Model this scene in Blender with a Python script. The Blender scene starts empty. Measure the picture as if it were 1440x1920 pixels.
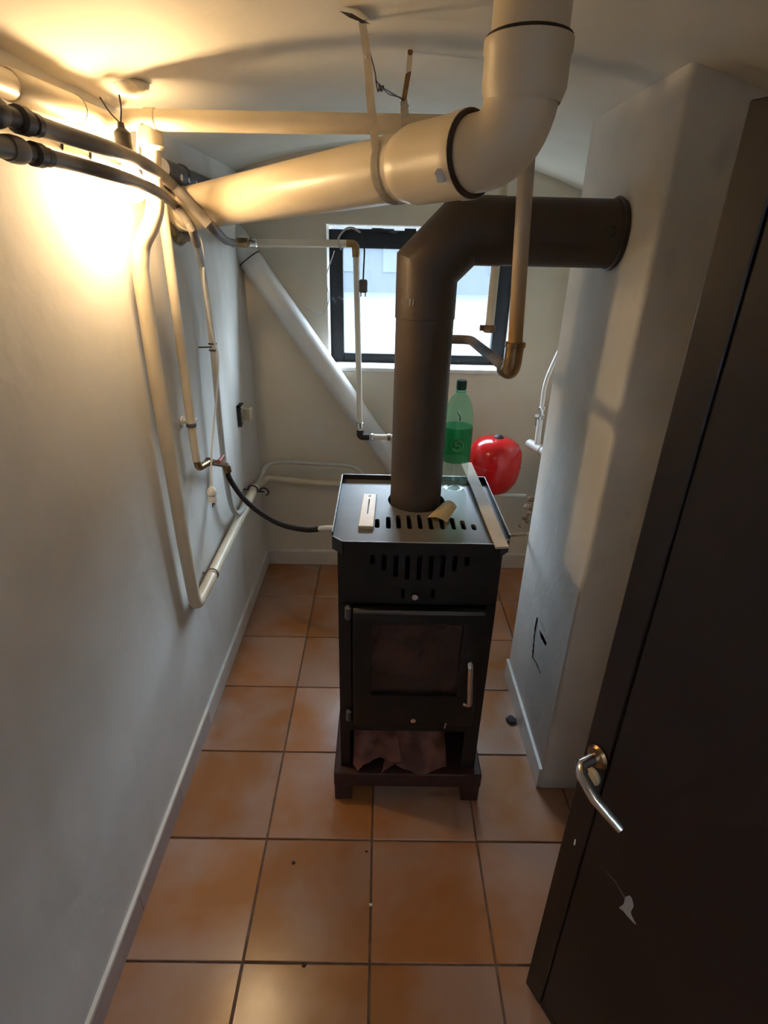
import bpy, bmesh, math, random
from mathutils import Vector, Matrix
random.seed(7)
scene = bpy.context.scene
COL = scene.collection

# ------------------------------------------------------------------ camera
T = 0.333                                   # floor tile pitch (m)
PIT, YAW, ROLL, FPX, CAMH = 0.4499, 0.0119, 0.0245, 1030.09, 5.0912*0.333
GX, GY = 0.003*T, 3.352*T                   # a joint crossing of the tile grid
Fv = Vector((math.sin(YAW)*math.cos(PIT), math.cos(YAW)*math.cos(PIT), -math.sin(PIT)))
Rv = Fv.cross(Vector((0, 0, 1))).normalized(); Uv = Rv.cross(Fv)
Rv, Uv = math.cos(ROLL)*Rv+math.sin(ROLL)*Uv, -math.sin(ROLL)*Rv+math.cos(ROLL)*Uv
CAM = Vector((0, 0, CAMH))
def on(u, v, ax, val):
    """photo pixel -> point on the plane (axis ax = val) it lies on"""
    d = Fv+Rv*((u-720)/FPX)-Uv*((v-960)/FPX)
    return CAM+d*((val-CAM[ax])/d[ax])
cd = bpy.data.cameras.new('camera'); cam = bpy.data.objects.new('camera', cd); COL.objects.link(cam)
cd.sensor_fit = 'HORIZONTAL'; cd.sensor_width = 36; cd.lens = FPX/1440*36; cd.clip_start = 0.02
m = Matrix.Identity(4)
for i in range(3):
    m[i][0] = Rv[i]; m[i][1] = Uv[i]; m[i][2] = -Fv[i]; m[i][3] = CAM[i]
cam.matrix_world = m
scene.camera = cam

# ------------------------------------------------------------------ light
BULB_E, SKY_E, HALL_W = 200.0, 21.0, 1.2
w = bpy.data.worlds.new('sky'); scene.world = w; w.use_nodes = True
bg = w.node_tree.nodes['Background']; bg.inputs[0].default_value = (0.80, 0.90, 1.0, 1); bg.inputs[1].default_value = SKY_E
vs = scene.view_settings
vs.view_transform = 'Standard'; vs.look = 'None'; vs.gamma = 1.0; vs.use_curve_mapping = False; vs.exposure = 1.0

# ------------------------------------------------------------------ materials
def mat(name, col, rough=0.6, metal=0.0, col2=None, scale=6.0, bump=0.0, bscale=40.0, spec=0.5, lo=0.42, hi=0.62, rand=0.0, detail=4):
    mt = bpy.data.materials.new(name); mt.use_nodes = True
    nt = mt.node_tree; b = nt.nodes['Principled BSDF']
    b.inputs['Base Color'].default_value = (*col, 1); b.inputs['Roughness'].default_value = rough
    b.inputs['Metallic'].default_value = metal; b.inputs['Specular IOR Level'].default_value = spec
    tc = nt.nodes.new('ShaderNodeTexCoord')
    src = tc.outputs['Object']
    if rand:
        oi = nt.nodes.new('ShaderNodeObjectInfo'); ad = nt.nodes.new('ShaderNodeVectorMath'); ad.operation = 'MULTIPLY_ADD'
        cx = nt.nodes.new('ShaderNodeCombineXYZ')
        for k in range(3): nt.links.new(oi.outputs['Random'], cx.inputs[k])
        nt.links.new(cx.outputs[0], ad.inputs[0]); ad.inputs[1].default_value = (37, 91, 53); nt.links.new(tc.outputs['Object'], ad.inputs[2])
        src = ad.outputs[0]
    if col2:
        n = nt.nodes.new('ShaderNodeTexNoise'); n.inputs['Scale'].default_value = scale; n.inputs['Detail'].default_value = detail
        nt.links.new(src, n.inputs['Vector'])
        r = nt.nodes.new('ShaderNodeValToRGB'); r.color_ramp.elements[0].position = lo; r.color_ramp.elements[1].position = hi
        r.color_ramp.elements[0].color = (*col, 1); r.color_ramp.elements[1].color = (*col2, 1)
        nt.links.new(n.outputs['Fac'], r.inputs[0]); out = r.outputs[0]
        if rand:
            hs = nt.nodes.new('ShaderNodeHueSaturation'); mr = nt.nodes.new('ShaderNodeMapRange')
            mr.inputs['To Min'].default_value = 1-rand; mr.inputs['To Max'].default_value = 1+rand
            nt.links.new(oi.outputs['Random'], mr.inputs[0]); nt.links.new(mr.outputs[0], hs.inputs['Value'])
            nt.links.new(out, hs.inputs['Color']); out = hs.outputs[0]
        nt.links.new(out, b.inputs['Base Color'])
    if bump:
        n2 = nt.nodes.new('ShaderNodeTexNoise'); n2.inputs['Scale'].default_value = bscale; n2.inputs['Detail'].default_value = 5
        nt.links.new(src, n2.inputs['Vector'])
        bp = nt.nodes.new('ShaderNodeBump'); bp.inputs['Strength'].default_value = bump; bp.inputs['Distance'].default_value = 0.01
        nt.links.new(n2.outputs['Fac'], bp.inputs['Height']); nt.links.new(bp.outputs[0], b.inputs['Normal'])
    return mt
def second_stain(mt, col, scale, lo, hi, stretch=(1, 1, 1), amount=1.0):
    """mix a stain of its own shape over the base colour"""
    nt = mt.node_tree; b = nt.nodes['Principled BSDF']; link = b.inputs['Base Color'].links
    tc = nt.nodes.new('ShaderNodeTexCoord'); mp = nt.nodes.new('ShaderNodeMapping'); mp.inputs['Scale'].default_value = stretch
    nt.links.new(tc.outputs['Object'], mp.inputs[0])
    n = nt.nodes.new('ShaderNodeTexNoise'); n.inputs['Scale'].default_value = scale; n.inputs['Detail'].default_value = 6
    nt.links.new(mp.outputs[0], n.inputs['Vector'])
    mr = nt.nodes.new('ShaderNodeMapRange'); mr.inputs['From Min'].default_value = lo; mr.inputs['From Max'].default_value = hi
    mr.inputs['To Max'].default_value = amount
    nt.links.new(n.outputs['Fac'], mr.inputs[0])
    mx = nt.nodes.new('ShaderNodeMix'); mx.data_type = 'RGBA'
    if link: nt.links.new(link[0].from_socket, mx.inputs[6])
    else: mx.inputs[6].default_value = b.inputs['Base Color'].default_value
    mx.inputs[7].default_value = (*col, 1)
    nt.links.new(mr.outputs[0], mx.inputs[0]); nt.links.new(mx.outputs[2], b.inputs['Base Color'])
    return mt
def see_through(name, tint, gloss=0.08, body=None, bodyfac=0.0, rough=0.05):
    mt = bpy.data.materials.new(name); mt.use_nodes = True; nt = mt.node_tree; nt.nodes.clear()
    o = nt.nodes.new('ShaderNodeOutputMaterial'); t = nt.nodes.new('ShaderNodeBsdfTransparent'); t.inputs[0].default_value = (*tint, 1)
    g = nt.nodes.new('ShaderNodeBsdfGlossy'); g.inputs['Roughness'].default_value = rough
    mx = nt.nodes.new('ShaderNodeMixShader'); mx.inputs[0].default_value = gloss
    last = t
    if body:
        d = nt.nodes.new('ShaderNodeBsdfTranslucent'); d.inputs[0].default_value = (*body, 1)
        d2 = nt.nodes.new('ShaderNodeBsdfDiffuse'); d2.inputs[0].default_value = (*body, 1)
        ma = nt.nodes.new('ShaderNodeMixShader'); ma.inputs[0].default_value = 0.5
        nt.links.new(d.outputs[0], ma.inputs[1]); nt.links.new(d2.outputs[0], ma.inputs[2])
        m2 = nt.nodes.new('ShaderNodeMixShader'); m2.inputs[0].default_value = bodyfac
        nt.links.new(t.outputs[0], m2.inputs[1]); nt.links.new(ma.outputs[0], m2.inputs[2]); last = m2
    nt.links.new(last.outputs[0], mx.inputs[1]); nt.links.new(g.outputs[0], mx.inputs[2]); nt.links.new(mx.outputs[0], o.inputs[0])
    return mt
M = {}
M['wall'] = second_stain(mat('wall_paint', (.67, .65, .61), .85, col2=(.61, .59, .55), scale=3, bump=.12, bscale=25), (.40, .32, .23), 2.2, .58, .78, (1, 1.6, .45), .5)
M['back'] = mat('back_wall_paint', (.70, .64, .53), .85, col2=(.65, .59, .48), scale=2.5, bump=.10, bscale=25)
M['chim'] = second_stain(mat('chimney_paint', (.67, .645, .61), .8, col2=(.59, .57, .54), scale=4, bump=.15, bscale=30), (.30, .27, .25), 5, .64, .80, (1, 1, .6), .6)
M['ceil'] = second_stain(mat('ceiling_paint', (.68, .64, .56), .9, col2=(.62, .58, .49), scale=2.5, bump=.15, bscale=18), (.25, .2, .15), 16, .70, .80, (1, 1, 1), .6)
M['tile'] = mat('terracotta_tile', (.35, .145, .050), .24, col2=(.38, .235, .170), scale=3.5, bump=.06, bscale=14, rand=.14, lo=.38, hi=.62, spec=.5)
second_stain(M['tile'], (.14, .08, .05), 9, .66, .80, (1, 1, 1), .5)
M['grout'] = mat('dark_grout', (.10, .062, .042), .9, col2=(.16, .10, .07), scale=30)
M['skirt'] = mat('mauve_skirting_tile', (.36, .29, .27), .4, col2=(.42, .34, .31), scale=8, rand=.06)
M['skirtpale'] = mat('pale_skirting_tile', (.62, .56, .50), .45, col2=(.56, .50, .45), scale=8, rand=.05)
M['caulk'] = mat('white_caulk', (.78, .76, .72), .7, col2=(.70, .67, .62), scale=20)
M['pipe'] = mat('cream_pipe_paint', (.72, .63, .48), .38, col2=(.66, .57, .42), scale=9, bump=.05, bscale=30)
M['pvc'] = second_stain(mat('cream_pvc', (.72, .62, .46), .36, col2=(.66, .56, .40), scale=5, bump=.03), (.42, .35, .25), 6, .62, .8, (1, 1, 1), .5)
M['pvcgrey'] = mat('grey_white_pvc', (.66, .65, .63), .45, col2=(.60, .585, .56), scale=5)
M['strap'] = mat('chalky_strap_paint', (.60, .55, .48), .6, col2=(.52, .46, .39), scale=25)
M['white'] = mat('white_plastic', (.78, .77, .74), .4, col2=(.74, .72, .68), scale=20)
M['pex'] = mat('white_pipe', (.76, .72, .62), .35, col2=(.70, .66, .55), scale=10)
M['hose'] = mat('grey_hose_rubber', (.17, .155, .145), .5, col2=(.20, .18, .165), scale=12)
M['hosepale'] = mat('grey_plastic_tube', (.52, .52, .48), .4, col2=(.46, .46, .43), scale=10)
M['brass'] = mat('tarnished_brass', (.40, .27, .13), .32, 1.0, col2=(.24, .15, .08), scale=30, bump=.1, bscale=80)
M['chrome'] = mat('chrome', (.80, .80, .80), .15, 1.0, col2=(.70, .70, .70), scale=30)
M['dark'] = mat('blackened_iron', (.035, .032, .030), .5, .3, col2=(.06, .05, .045), scale=20, bump=.1)
M['rust'] = second_stain(mat('rusty_paint', (.26, .15, .07), .75, col2=(.12, .065, .03), scale=25, bump=.2, bscale=60), (.05, .03, .02), 20, .6, .75)
M['stovepipe'] = second_stain(mat('brown_flue_enamel', (.064, .045, .033), .5, .2, col2=(.052, .037, .028), scale=7, bump=.05, bscale=220), (.10, .078, .062), 4, .58, .75, (1, 1, .5), .5)
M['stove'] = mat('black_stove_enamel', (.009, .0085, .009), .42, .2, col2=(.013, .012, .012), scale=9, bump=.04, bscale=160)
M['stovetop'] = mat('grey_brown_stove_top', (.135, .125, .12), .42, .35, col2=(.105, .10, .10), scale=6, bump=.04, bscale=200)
M['edge'] = mat('worn_steel_edge', (.45, .46, .48), .4, .6, col2=(.30, .30, .31), scale=40)
M['seal'] = mat('dark_seal', (.05, .026, .013), .7, col2=(.02, .012, .008), scale=20, bump=.2)
M['brownpipe'] = mat('brown_grey_pipe', (.13, .105, .10), .5, col2=(.09, .07, .065), scale=20)
M['charcoal'] = mat('charcoal_pipe_paint', (.055, .055, .062), .5, col2=(.08, .08, .088), scale=14, bump=.15)
M['void'] = mat('black_inside', (.006, .006, .006), .9, col2=(.010, .009, .009), scale=10)  # black surfaces inside the stove, behind the slots and niche
M['glassdark'] = mat('smoked_stove_glass', (.020, .010, .008), .12, col2=(.075, .030, .020), scale=7, lo=.45, hi=.75)
M['foot'] = mat('reddish_brown_foot', (.050, .014, .012), .6, col2=(.026, .010, .009), scale=30)
M['paper'] = mat('brown_crumpled_paper', (.42, .16, .11), .40, col2=(.20, .075, .05), scale=12, bump=.4, bscale=22)
M['card'] = mat('beige_cardboard', (.66, .55, .36), .8, col2=(.60, .50, .33), scale=20)
M['lath'] = second_stain(mat('whitewashed_lath', (.62, .58, .54), .75, col2=(.55, .51, .47), scale=10, bump=.1), (.25, .2, .17), 22, .66, .74, (1, 1, 1), .8)
M['red'] = mat('glossy_red_enamel', (.60, .012, .014), .16, col2=(.52, .010, .012), scale=5)
M['door'] = second_stain(mat('dark_brown_door_paint', (.011, .0055, .0055), .45, col2=(.014, .0075, .007), scale=5, bump=.05, bscale=60), (.10, .08, .07), 14, .74, .80, (1, 1, .6), .6)
M['winframe'] = second_stain(mat('black_window_paint', (.008, .008, .011), .6, spec=.3, col2=(.014, .014, .017), scale=12, bump=.2, bscale=30), (.16, .17, .2), 18, .66, .76)
M['glass'] = see_through('dirty_window_glass', (.86, .92, .96), .05, (.75, .85, .95), .03, .1)
M['bottle'] = see_through('green_bottle_plastic', (.74, .97, .88), .06, (.30, .90, .60), .14)
M['label'] = see_through('dark_green_label', (.25, .66, .42), .04, (.05, .36, .15), .45)
M['bottlebase'] = see_through('clear_bottle_base', (.90, .95, .92), .10, (.55, .85, .65), .10)
M['emblem'] = mat('pale_green_print', (.30, .50, .28), .5, col2=(.25, .44, .24), scale=30)
M['rubber'] = mat('black_rubber', (.012, .010, .010), .75, spec=.2, col2=(.016, .013, .012), scale=20)
M['cap'] = mat('dark_green_cap', (.006, .07, .045), .45, col2=(.008, .085, .055), scale=20)
M['socket'] = mat('black_bakelite', (.010, .009, .008), .55, col2=(.02, .018, .016), scale=20)
M['handlered'] = mat('red_valve_handle', (.34, .07, .05), .5, col2=(.26, .055, .04), scale=30)
M['foam'] = mat('crumbling_foam', (.34, .26, .15), .9, col2=(.16, .12, .08), scale=14, bump=.6, bscale=30)
M['plug'] = mat('dark_grey_plug', (.10, .09, .09), .5, col2=(.13, .12, .11), scale=20)
M['beigebox'] = mat('yellowed_socket_plastic', (.60, .50, .33), .5, col2=(.52, .43, .29), scale=18)
M['pave'] = mat('outdoor_paving', (.019, .024, .027), .8, col2=(.015, .019, .023), scale=2)
M['render'] = mat('outdoor_render', (.015, .019, .023), .85, col2=(.012, .016, .020), scale=2)
M['hall'] = mat('hall_paint', (.62, .63, .66), .85, col2=(.58, .59, .62), scale=3)
M['debris'] = mat('rusty_debris', (.16, .09, .055), .9, col2=(.30, .21, .14), scale=30, bump=.5, bscale=60)
M['grime'] = mat('black_grime', (.02, .018, .018), .8, col2=(.035, .03, .03), scale=30)
def emis(name, col, s):
    mt = bpy.data.materials.new(name); mt.use_nodes = True; b = mt.node_tree.nodes['Principled BSDF']
    b.inputs['Base Color'].default_value = (1, 1, 1, 1); b.inputs['Emission Color'].default_value = (*col, 1); b.inputs['Emission Strength'].default_value = s
    return mt
M['bulb'] = emis('lit_bulb_glass', (1.0, .69, .36), BULB_E)
M['hallfill'] = emis('hall_fill_glow', (.72, .84, 1.0), HALL_W)

# ------------------------------------------------------------------ mesh helpers
def B(): return bmesh.new()
def obj(name, bm, mt, parent=None, smooth=35, loc=None):
    me = bpy.data.meshes.new(name); bmesh.ops.recalc_face_normals(bm, faces=bm.faces); bm.to_mesh(me); bm.free()
    me.materials.append(M[mt] if isinstance(mt, str) else mt)
    if smooth:
        for p in me.polygons: p.use_smooth = True
        me.set_sharp_from_angle(angle=math.radians(smooth))
    o = bpy.data.objects.new(name, me); COL.objects.link(o)
    if loc is not None: o.location = loc
    if parent:
        o.parent = parent; o.matrix_parent_inverse = parent_inv(parent)
    return o
def parent_inv(p):
    # meshes sit at the world origin with world coordinates; only a thing's Empty is moved
    return Matrix.Translation(p.location).inverted() if p.parent is None else Matrix.Identity(4)
def tag(o, label, cat, group=None, kind=None):
    o['label'] = label; o['category'] = cat
    if group: o['group'] = group
    if kind: o['kind'] = kind
    return o
def thing(name, loc, label, cat, group=None, kind=None):
    o = bpy.data.objects.new(name, None); COL.objects.link(o); o.location = loc; o.empty_display_size = .05
    return tag(o, label, cat, group, kind)
def box(bm, a, b, bev=0.0, mtx=None, seg=1):
    a, b = Vector(a), Vector(b)
    r = bmesh.ops.create_cube(bm, size=1.0); vs_ = r['verts']
    for v in vs_: v.co = Vector(((a.x+b.x)/2+v.co.x*(b.x-a.x), (a.y+b.y)/2+v.co.y*(b.y-a.y), (a.z+b.z)/2+v.co.z*(b.z-a.z)))
    if bev:
        es = list({e for v in vs_ for e in v.link_edges})
        r = bmesh.ops.bevel(bm, geom=es, offset=bev, segments=seg, affect='EDGES', profile=.5)
        vs_ = list({v for f in r['faces'] for v in f.verts} | {v for v in vs_ if v.is_valid})
    if mtx is not None:
        for v in vs_: v.co = mtx @ v.co
    return vs_
def smooth_path(pts, sub=6):
    pts = [Vector(p) for p in pts]
    if len(pts) < 3 or sub <= 1: return pts
    out = []
    P = [pts[0]*2-pts[1]]+pts+[pts[-1]*2-pts[-2]]
    for i in range(1, len(P)-2):
        for k in range(sub):
            t = k/sub; a, b, c, d = P[i-1], P[i], P[i+1], P[i+2]
            out.append(.5*((2*b)+(c-a)*t+(2*a-5*b+4*c-d)*t*t+(-a+3*b-3*c+d)*t**3))
    out.append(pts[-1]); return out
def fillet(pts, r, n=6):
    """polyline with rounded corners"""
    pts = [Vector(p) for p in pts]; out = [pts[0]]
    for i in range(1, len(pts)-1):
        a, b, c = pts[i-1], pts[i], pts[i+1]
        d1 = (a-b).normalized(); d2 = (c-b).normalized(); k = min(r, (a-b).length*.49, (c-b).length*.49)
        p0, p1 = b+d1*k, b+d2*k
        for j in range(n+1):
            t = j/n; out.append(p0*(1-t)**2+b*2*t*(1-t)+p1*t*t)
    out.append(pts[-1]); return out
def tube(bm, pts, r, seg=14, cap=True, flat=1.0):
    pts = [Vector(p) for p in pts]; n = len(pts)
    rs = r if isinstance(r, (list, tuple)) else [r]*n
    tn = []
    for i in range(n):
        d = (pts[min(i+1, n-1)]-pts[max(i-1, 0)])
        tn.append(d.normalized() if d.length > 1e-9 else Vector((0, 0, 1)))
    ref = Vector((0, 0, 1)) if abs(tn[0].z) < .9 else Vector((0, 1, 0))
    nx = tn[0].cross(ref).normalized(); rings = []
    for i in range(n):
        nx = (nx-tn[i]*nx.dot(tn[i])).normalized(); ny = tn[i].cross(nx)
        rings.append([bm.verts.new(pts[i]+(nx*math.cos(2*math.pi*k/seg)+ny*math.sin(2*math.pi*k/seg)*flat)*rs[i]) for k in range(seg)])
    for i in range(n-1):
        for k in range(seg):
            bm.faces.new((rings[i][k], rings[i][(k+1) % seg], rings[i+1][(k+1) % seg], rings[i+1][k]))
    if cap:
        bm.faces.new(rings[0][::-1]); bm.faces.new(rings[-1])
def lathe(bm, prof, seg=24, mtx=None):
    """prof: list of (r, z); rings of radius 0 become a point"""
    rings = []
    mtx = mtx or Matrix.Identity(4)
    for r, z in prof:
        if r < 1e-6: rings.append([bm.verts.new(mtx @ Vector((0, 0, z)))])
        else: rings.append([bm.verts.new(mtx @ Vector((r*math.cos(2*math.pi*k/seg), r*math.sin(2*math.pi*k/seg), z))) for k in range(seg)])
    for a, b in zip(rings, rings[1:]):
        for k in range(seg):
            k2 = (k+1) % seg
            if len(a) == 1 and len(b) > 1: bm.faces.new((a[0], b[k], b[k2]))
            elif len(b) == 1 and len(a) > 1: bm.faces.new((a[k], a[k2], b[0]))
            elif len(a) > 1: bm.faces.new((a[k], a[k2], b[k2], b[k]))
def along(p, d):
    """matrix whose z axis is d, at p"""
    return Matrix.Translation(Vector(p)) @ Vector(d).normalized().to_track_quat('Z', 'Y').to_matrix().to_4x4()
def ring(bm, p, d, r, h, seg=20, bev=.15):
    b = h*bev
    lathe(bm, [(0, -h/2), (r-b, -h/2), (r, -h/2+b), (r, h/2-b), (r-b, h/2), (0, h/2)], seg, along(p, d))
def torus(bm, p, d, R, r, seg=24, s2=8, a0=0, a1=2*math.pi):
    mt_ = along(p, d); full = abs(a1-a0-2*math.pi) < 1e-6
    pts = [mt_ @ Vector((R*math.cos(a0+(a1-a0)*k/seg), R*math.sin(a0+(a1-a0)*k/seg), 0)) for k in range(seg+1)]
    tube(bm, pts, r, s2, not full)
def hexnut(bm, p, d, r, h): ring(bm, p, d, r, h, 6, .1)
def prism(bm, poly, thick, mtx=None):
    """poly: list of (x,y); extruded from z=0 to thick"""
    mtx = mtx or Matrix.Identity(4); n = len(poly)
    lo = [bm.verts.new(mtx @ Vector((x, y, 0))) for x, y in poly]; hi = [bm.verts.new(mtx @ Vector((x, y, thick))) for x, y in poly]
    bm.faces.new(lo[::-1]); bm.faces.new(hi)
    for i in range(n): bm.faces.new((lo[i], lo[(i+1) % n], hi[(i+1) % n], hi[i]))
def lump(bm, p, r, sx=1, sy=1, sz=1, amp=.25, sub=2, seed=0):
    rnd = random.Random(seed); r_ = bmesh.ops.create_icosphere(bm, subdivisions=sub, radius=1.0)
    for v in r_['verts']:
        k = 1+amp*(rnd.random()-.5)*2; v.co = Vector(p)+Vector((v.co.x*sx, v.co.y*sy, v.co.z*sz))*r*k
def stadium(cx, cy, w, h, n=5):
    r = w/2; pts = []
    for k in range(n+1):
        a = math.pi*k/n; pts.append((cx+r*math.cos(a), cy+h/2-r+r*math.sin(a)))
    for k in range(n+1):
        a = math.pi+math.pi*k/n; pts.append((cx+r*math.cos(a), cy-h/2+r+r*math.sin(a)))
    return pts
def cut(o, bm_cut):
    """boolean difference baked into o's mesh"""
    bmesh.ops.recalc_face_normals(bm_cut, faces=bm_cut.faces)
    me = bpy.data.meshes.new('cut'); bm_cut.to_mesh(me); bm_cut.free(); c = bpy.data.objects.new('cut', me); COL.objects.link(c)
    md = o.modifiers.new('b', 'BOOLEAN'); md.operation = 'DIFFERENCE'; md.object = c; md.solver = 'EXACT'
    bpy.context.view_layer.update()
    dg = bpy.context.evaluated_depsgraph_get(); nm = bpy.data.meshes.new_from_object(o.evaluated_get(dg))
    o.modifiers.clear(); old = o.data; o.data = nm; bpy.data.objects.remove(c); bpy.data.meshes.remove(me); bpy.data.meshes.remove(old)
    nm.materials.clear(); return nm

# ------------------------------------------------------------------ the room
XL, YB, YF = -0.645, 2.79, -0.10            # left wall, back wall, front wall
XC, YC0, YC1 = 0.58, 1.31, 1.87             # chimney breast: face and its two ends
XR, XN = 0.90, 0.86                         # right wall of the recess, right wall by the door
def ceil(x): return 2.09-.23*(x-.05)**2     # shallow vault
# window opening in the back wall
WX0, WX1, WZ0, WZ1 = -.262, .640, 1.147, 1.785
YW = 2.915                                   # plane of the window sash

# floor: grout bed + individual tiles
bm = B(); box(bm, (XL-.1, YF-.15, -.08), (XR+.1, YB+.05, -.004))
floor = tag(obj('floor', bm, 'grout', smooth=0), 'terracotta tiled floor with dark joints', 'floor', kind='structure')
J = .0055
def tile_mesh(sx, sy):
    b_ = B(); h = .012; c = .0018; xs, ys = sx/2, sy/2
    lo = [b_.verts.new((x*xs, y*ys, -h)) for x, y in ((-1, -1), (1, -1), (1, 1), (-1, 1))]
    mi = [b_.verts.new((x*xs, y*ys, -c)) for x, y in ((-1, -1), (1, -1), (1, 1), (-1, 1))]
    hi = [b_.verts.new((x*(xs-c), y*(ys-c), 0)) for x, y in ((-1, -1), (1, -1), (1, 1), (-1, 1))]
    for A, C_ in ((lo, mi), (mi, hi)):
        for k in range(4): b_.faces.new((A[k], A[(k+1) % 4], C_[(k+1) % 4], C_[k]))
    b_.faces.new(hi)
    me = bpy.data.meshes.new('tile'); bmesh.ops.recalc_face_normals(b_, faces=b_.faces); b_.to_mesh(me); b_.free(); me.materials.append(M['tile']); return me
cache = {}
for i in range(-3, 5):
    for j in range(-5, 7):
        x0, x1 = max(GX+i*T, XL+.004), min(GX+(i+1)*T, XR); y0, y1 = max(GY+j*T, YF), min(GY+(j+1)*T, YB-.002)
        if x1-x0 < .03 or y1-y0 < .03: continue
        if x0 >= XC and y0 >= YC0 and y1 <= YC1: continue
        k = (round(x1-x0, 3), round(y1-y0, 3))
        if k not in cache: cache[k] = tile_mesh(k[0]-J, k[1]-J)
        o = bpy.data.objects.new('tile', cache[k]); COL.objects.link(o); o.parent = floor
        o.location = ((x0+x1)/2, (y0+y1)/2, random.uniform(-.0006, .0006))
# walls
bm = B(); box(bm, (XL-.15, YF-2.2, -.05), (XL, YB+.15, 2.25))
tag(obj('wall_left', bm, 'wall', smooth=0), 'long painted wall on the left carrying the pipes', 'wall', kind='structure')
bm = B()
YBO = YB+.28
box(bm, (XL-.15, YB, -.05), (WX0, YBO, 2.3)); box(bm, (WX1, YB, -.05), (XR+.15, YBO, 2.3))
box(bm, (WX0, YB, -.05), (WX1, YBO, WZ0)); box(bm, (WX0, YB, WZ1), (WX1, YBO, 2.3))
wallb = tag(obj('wall_back', bm, 'back', smooth=0), 'cream end wall around the small basement window', 'wall', kind='structure')
bm = B(); box(bm, (XC, YC0, -.005), (XR+.3, YC1, 2.2), .012, seg=3)
chim = tag(obj('wall_right', bm, 'chim'), 'whitewashed chimney breast receiving the flue pipe', 'wall', kind='structure')
bm = B(); box(bm, (XR, YC1-.05, -.05), (XR+.15, YB+.05, 2.3))
tag(obj('wall_recess', bm, 'back', smooth=0), 'side wall of the recess behind the chimney breast', 'wall', kind='structure')
bm = B(); box(bm, (XN, YF-.15, -.05), (XN+.15, YC0+.05, 2.3))
tag(obj('wall_door_side', bm, 'chim', smooth=0), 'side wall hidden behind the open brown door', 'wall', kind='structure')
bm = B(); DX0, DX1 = -.22, .80
box(bm, (XL-.15, YF-.15, -.05), (DX0, YF, 2.3)); box(bm, (DX1, YF-.15, -.05), (XN+.15, YF, 2.3)); box(bm, (DX0, YF-.15, 1.95), (DX1, YF, 2.3))
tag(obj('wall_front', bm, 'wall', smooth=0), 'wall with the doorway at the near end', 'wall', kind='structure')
# vaulted ceiling
bm = B(); nx_ = 24; a_, b_ = [], []
for k in range(nx_+1):
    x = XL-.1+(XR+.2-XL)*k/nx_
    a_.append([bm.verts.new((x, y, ceil(x))) for y in (YF-.16, YB+.1)]); b_.append([bm.verts.new((x, y, ceil(x)+.12)) for y in (YF-.16, YB+.1)])
for k in range(nx_):
    bm.faces.new((a_[k][0], a_[k][1], a_[k+1][1], a_[k+1][0])); bm.faces.new((b_[k][0], b_[k+1][0], b_[k+1][1], b_[k][1]))
    bm.faces.new((a_[k][0], a_[k+1][0], b_[k+1][0], b_[k][0])); bm.faces.new((a_[k][1], b_[k][1], b_[k+1][1], a_[k+1][1]))
for k in (0, nx_): bm.faces.new((a_[k][0], b_[k][0], b_[k][1], a_[k][1]))
tag(obj('ceiling', bm, 'ceil'), 'shallow vaulted plaster ceiling with dark specks', 'ceiling', kind='structure')
# hall behind the doorway (light comes from here onto the near walls)
bm = B(); box(bm, (XL-.15, -2.3, -.08), (1.2, YF-.15, -.002))
tag(obj('floor_hall', bm, 'grout', smooth=0), 'plain hall floor beyond the doorway', 'floor', kind='structure')
bm = B(); box(bm, (XL-.15, -2.45, -.08), (1.2, -2.3, 2.45)); box(bm, (1.05, -2.3, -.08), (1.2, YF-.15, 2.45))
tag(obj('wall_hall', bm, 'hall', smooth=0), 'plain walls of the hall beyond the doorway', 'wall', kind='structure')
bm = B(); box(bm, (XL-.15, -2.45, 2.40), (1.2, YF-.10, 2.5))
tag(obj('ceiling_hall', bm, 'hall', smooth=0), 'plain ceiling of the hall beyond the doorway', 'ceiling', kind='structure')
bm = B(); lathe(bm, [(0, -.11), (.08, -.10), (.14, -.05), (.15, 0), (.0, 0)], 24, Matrix.Translation((.1, -1.2, 2.395)))
tag(obj('hall_fill_lamp', bm, 'hallfill'), 'added round fill lamp in the unseen hall behind the viewer', 'lamp')  # added lamp, stands in for cool corridor daylight from behind the camera

# skirting
def skirt(name, label, p0, p1, nrm, h, m_of, start, th=.009):
    p0, p1 = Vector(p0), Vector(p1); d = (p1-p0); L = d.length; d.normalize(); nrm = Vector(nrm)
    root = thing(name, p0, label, 'skirting', kind='structure')
    s = 0.0; e = start
    while s < L-.001:
        e = min(e, L)
        if e-s > .01:
            a = p0+d*(s+.0015); b = p0+d*(e-.0015)
            bm = B(); q = [a, b, b+nrm*th, a+nrm*th]; lo = [(v.x, v.y) for v in q]
            prism(bm, lo, h); obj('tile', bm, m_of((s+e)/2), root, smooth=0)
        s, e = e, e+T
    bm = B(); q = [p0, p1, p1+nrm*(th+.001), p0+nrm*(th+.001)]
    prism(bm, [(v.x, v.y) for v in q], .011, Matrix.Translation((0, 0, h))); obj('caulk_strip', bm, 'caulk', root, smooth=0)
    return root
skirt('baseboard_left', 'mauve tile skirting with white caulked top along the left wall', (XL, YF, 0), (XL, YB, 0), (1, 0, 0), .078,
      lambda s: 'skirt' if s+YF < 1.62 else 'skirtpale', GY-3*T-YF+.12)
skirt('baseboard_back', 'pale tile skirting along the end wall', (XL+.01, YB, 0), (XR, YB, 0), (0, -1, 0), .085, lambda s: 'skirtpale', .24)
skirt('baseboard_right', 'grey tile skirting at the foot of the chimney breast', (XC, YC0, 0), (XC, YC1, 0), (-1, 0, 0), .085, lambda s: 'skirtpale', .25)

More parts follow.
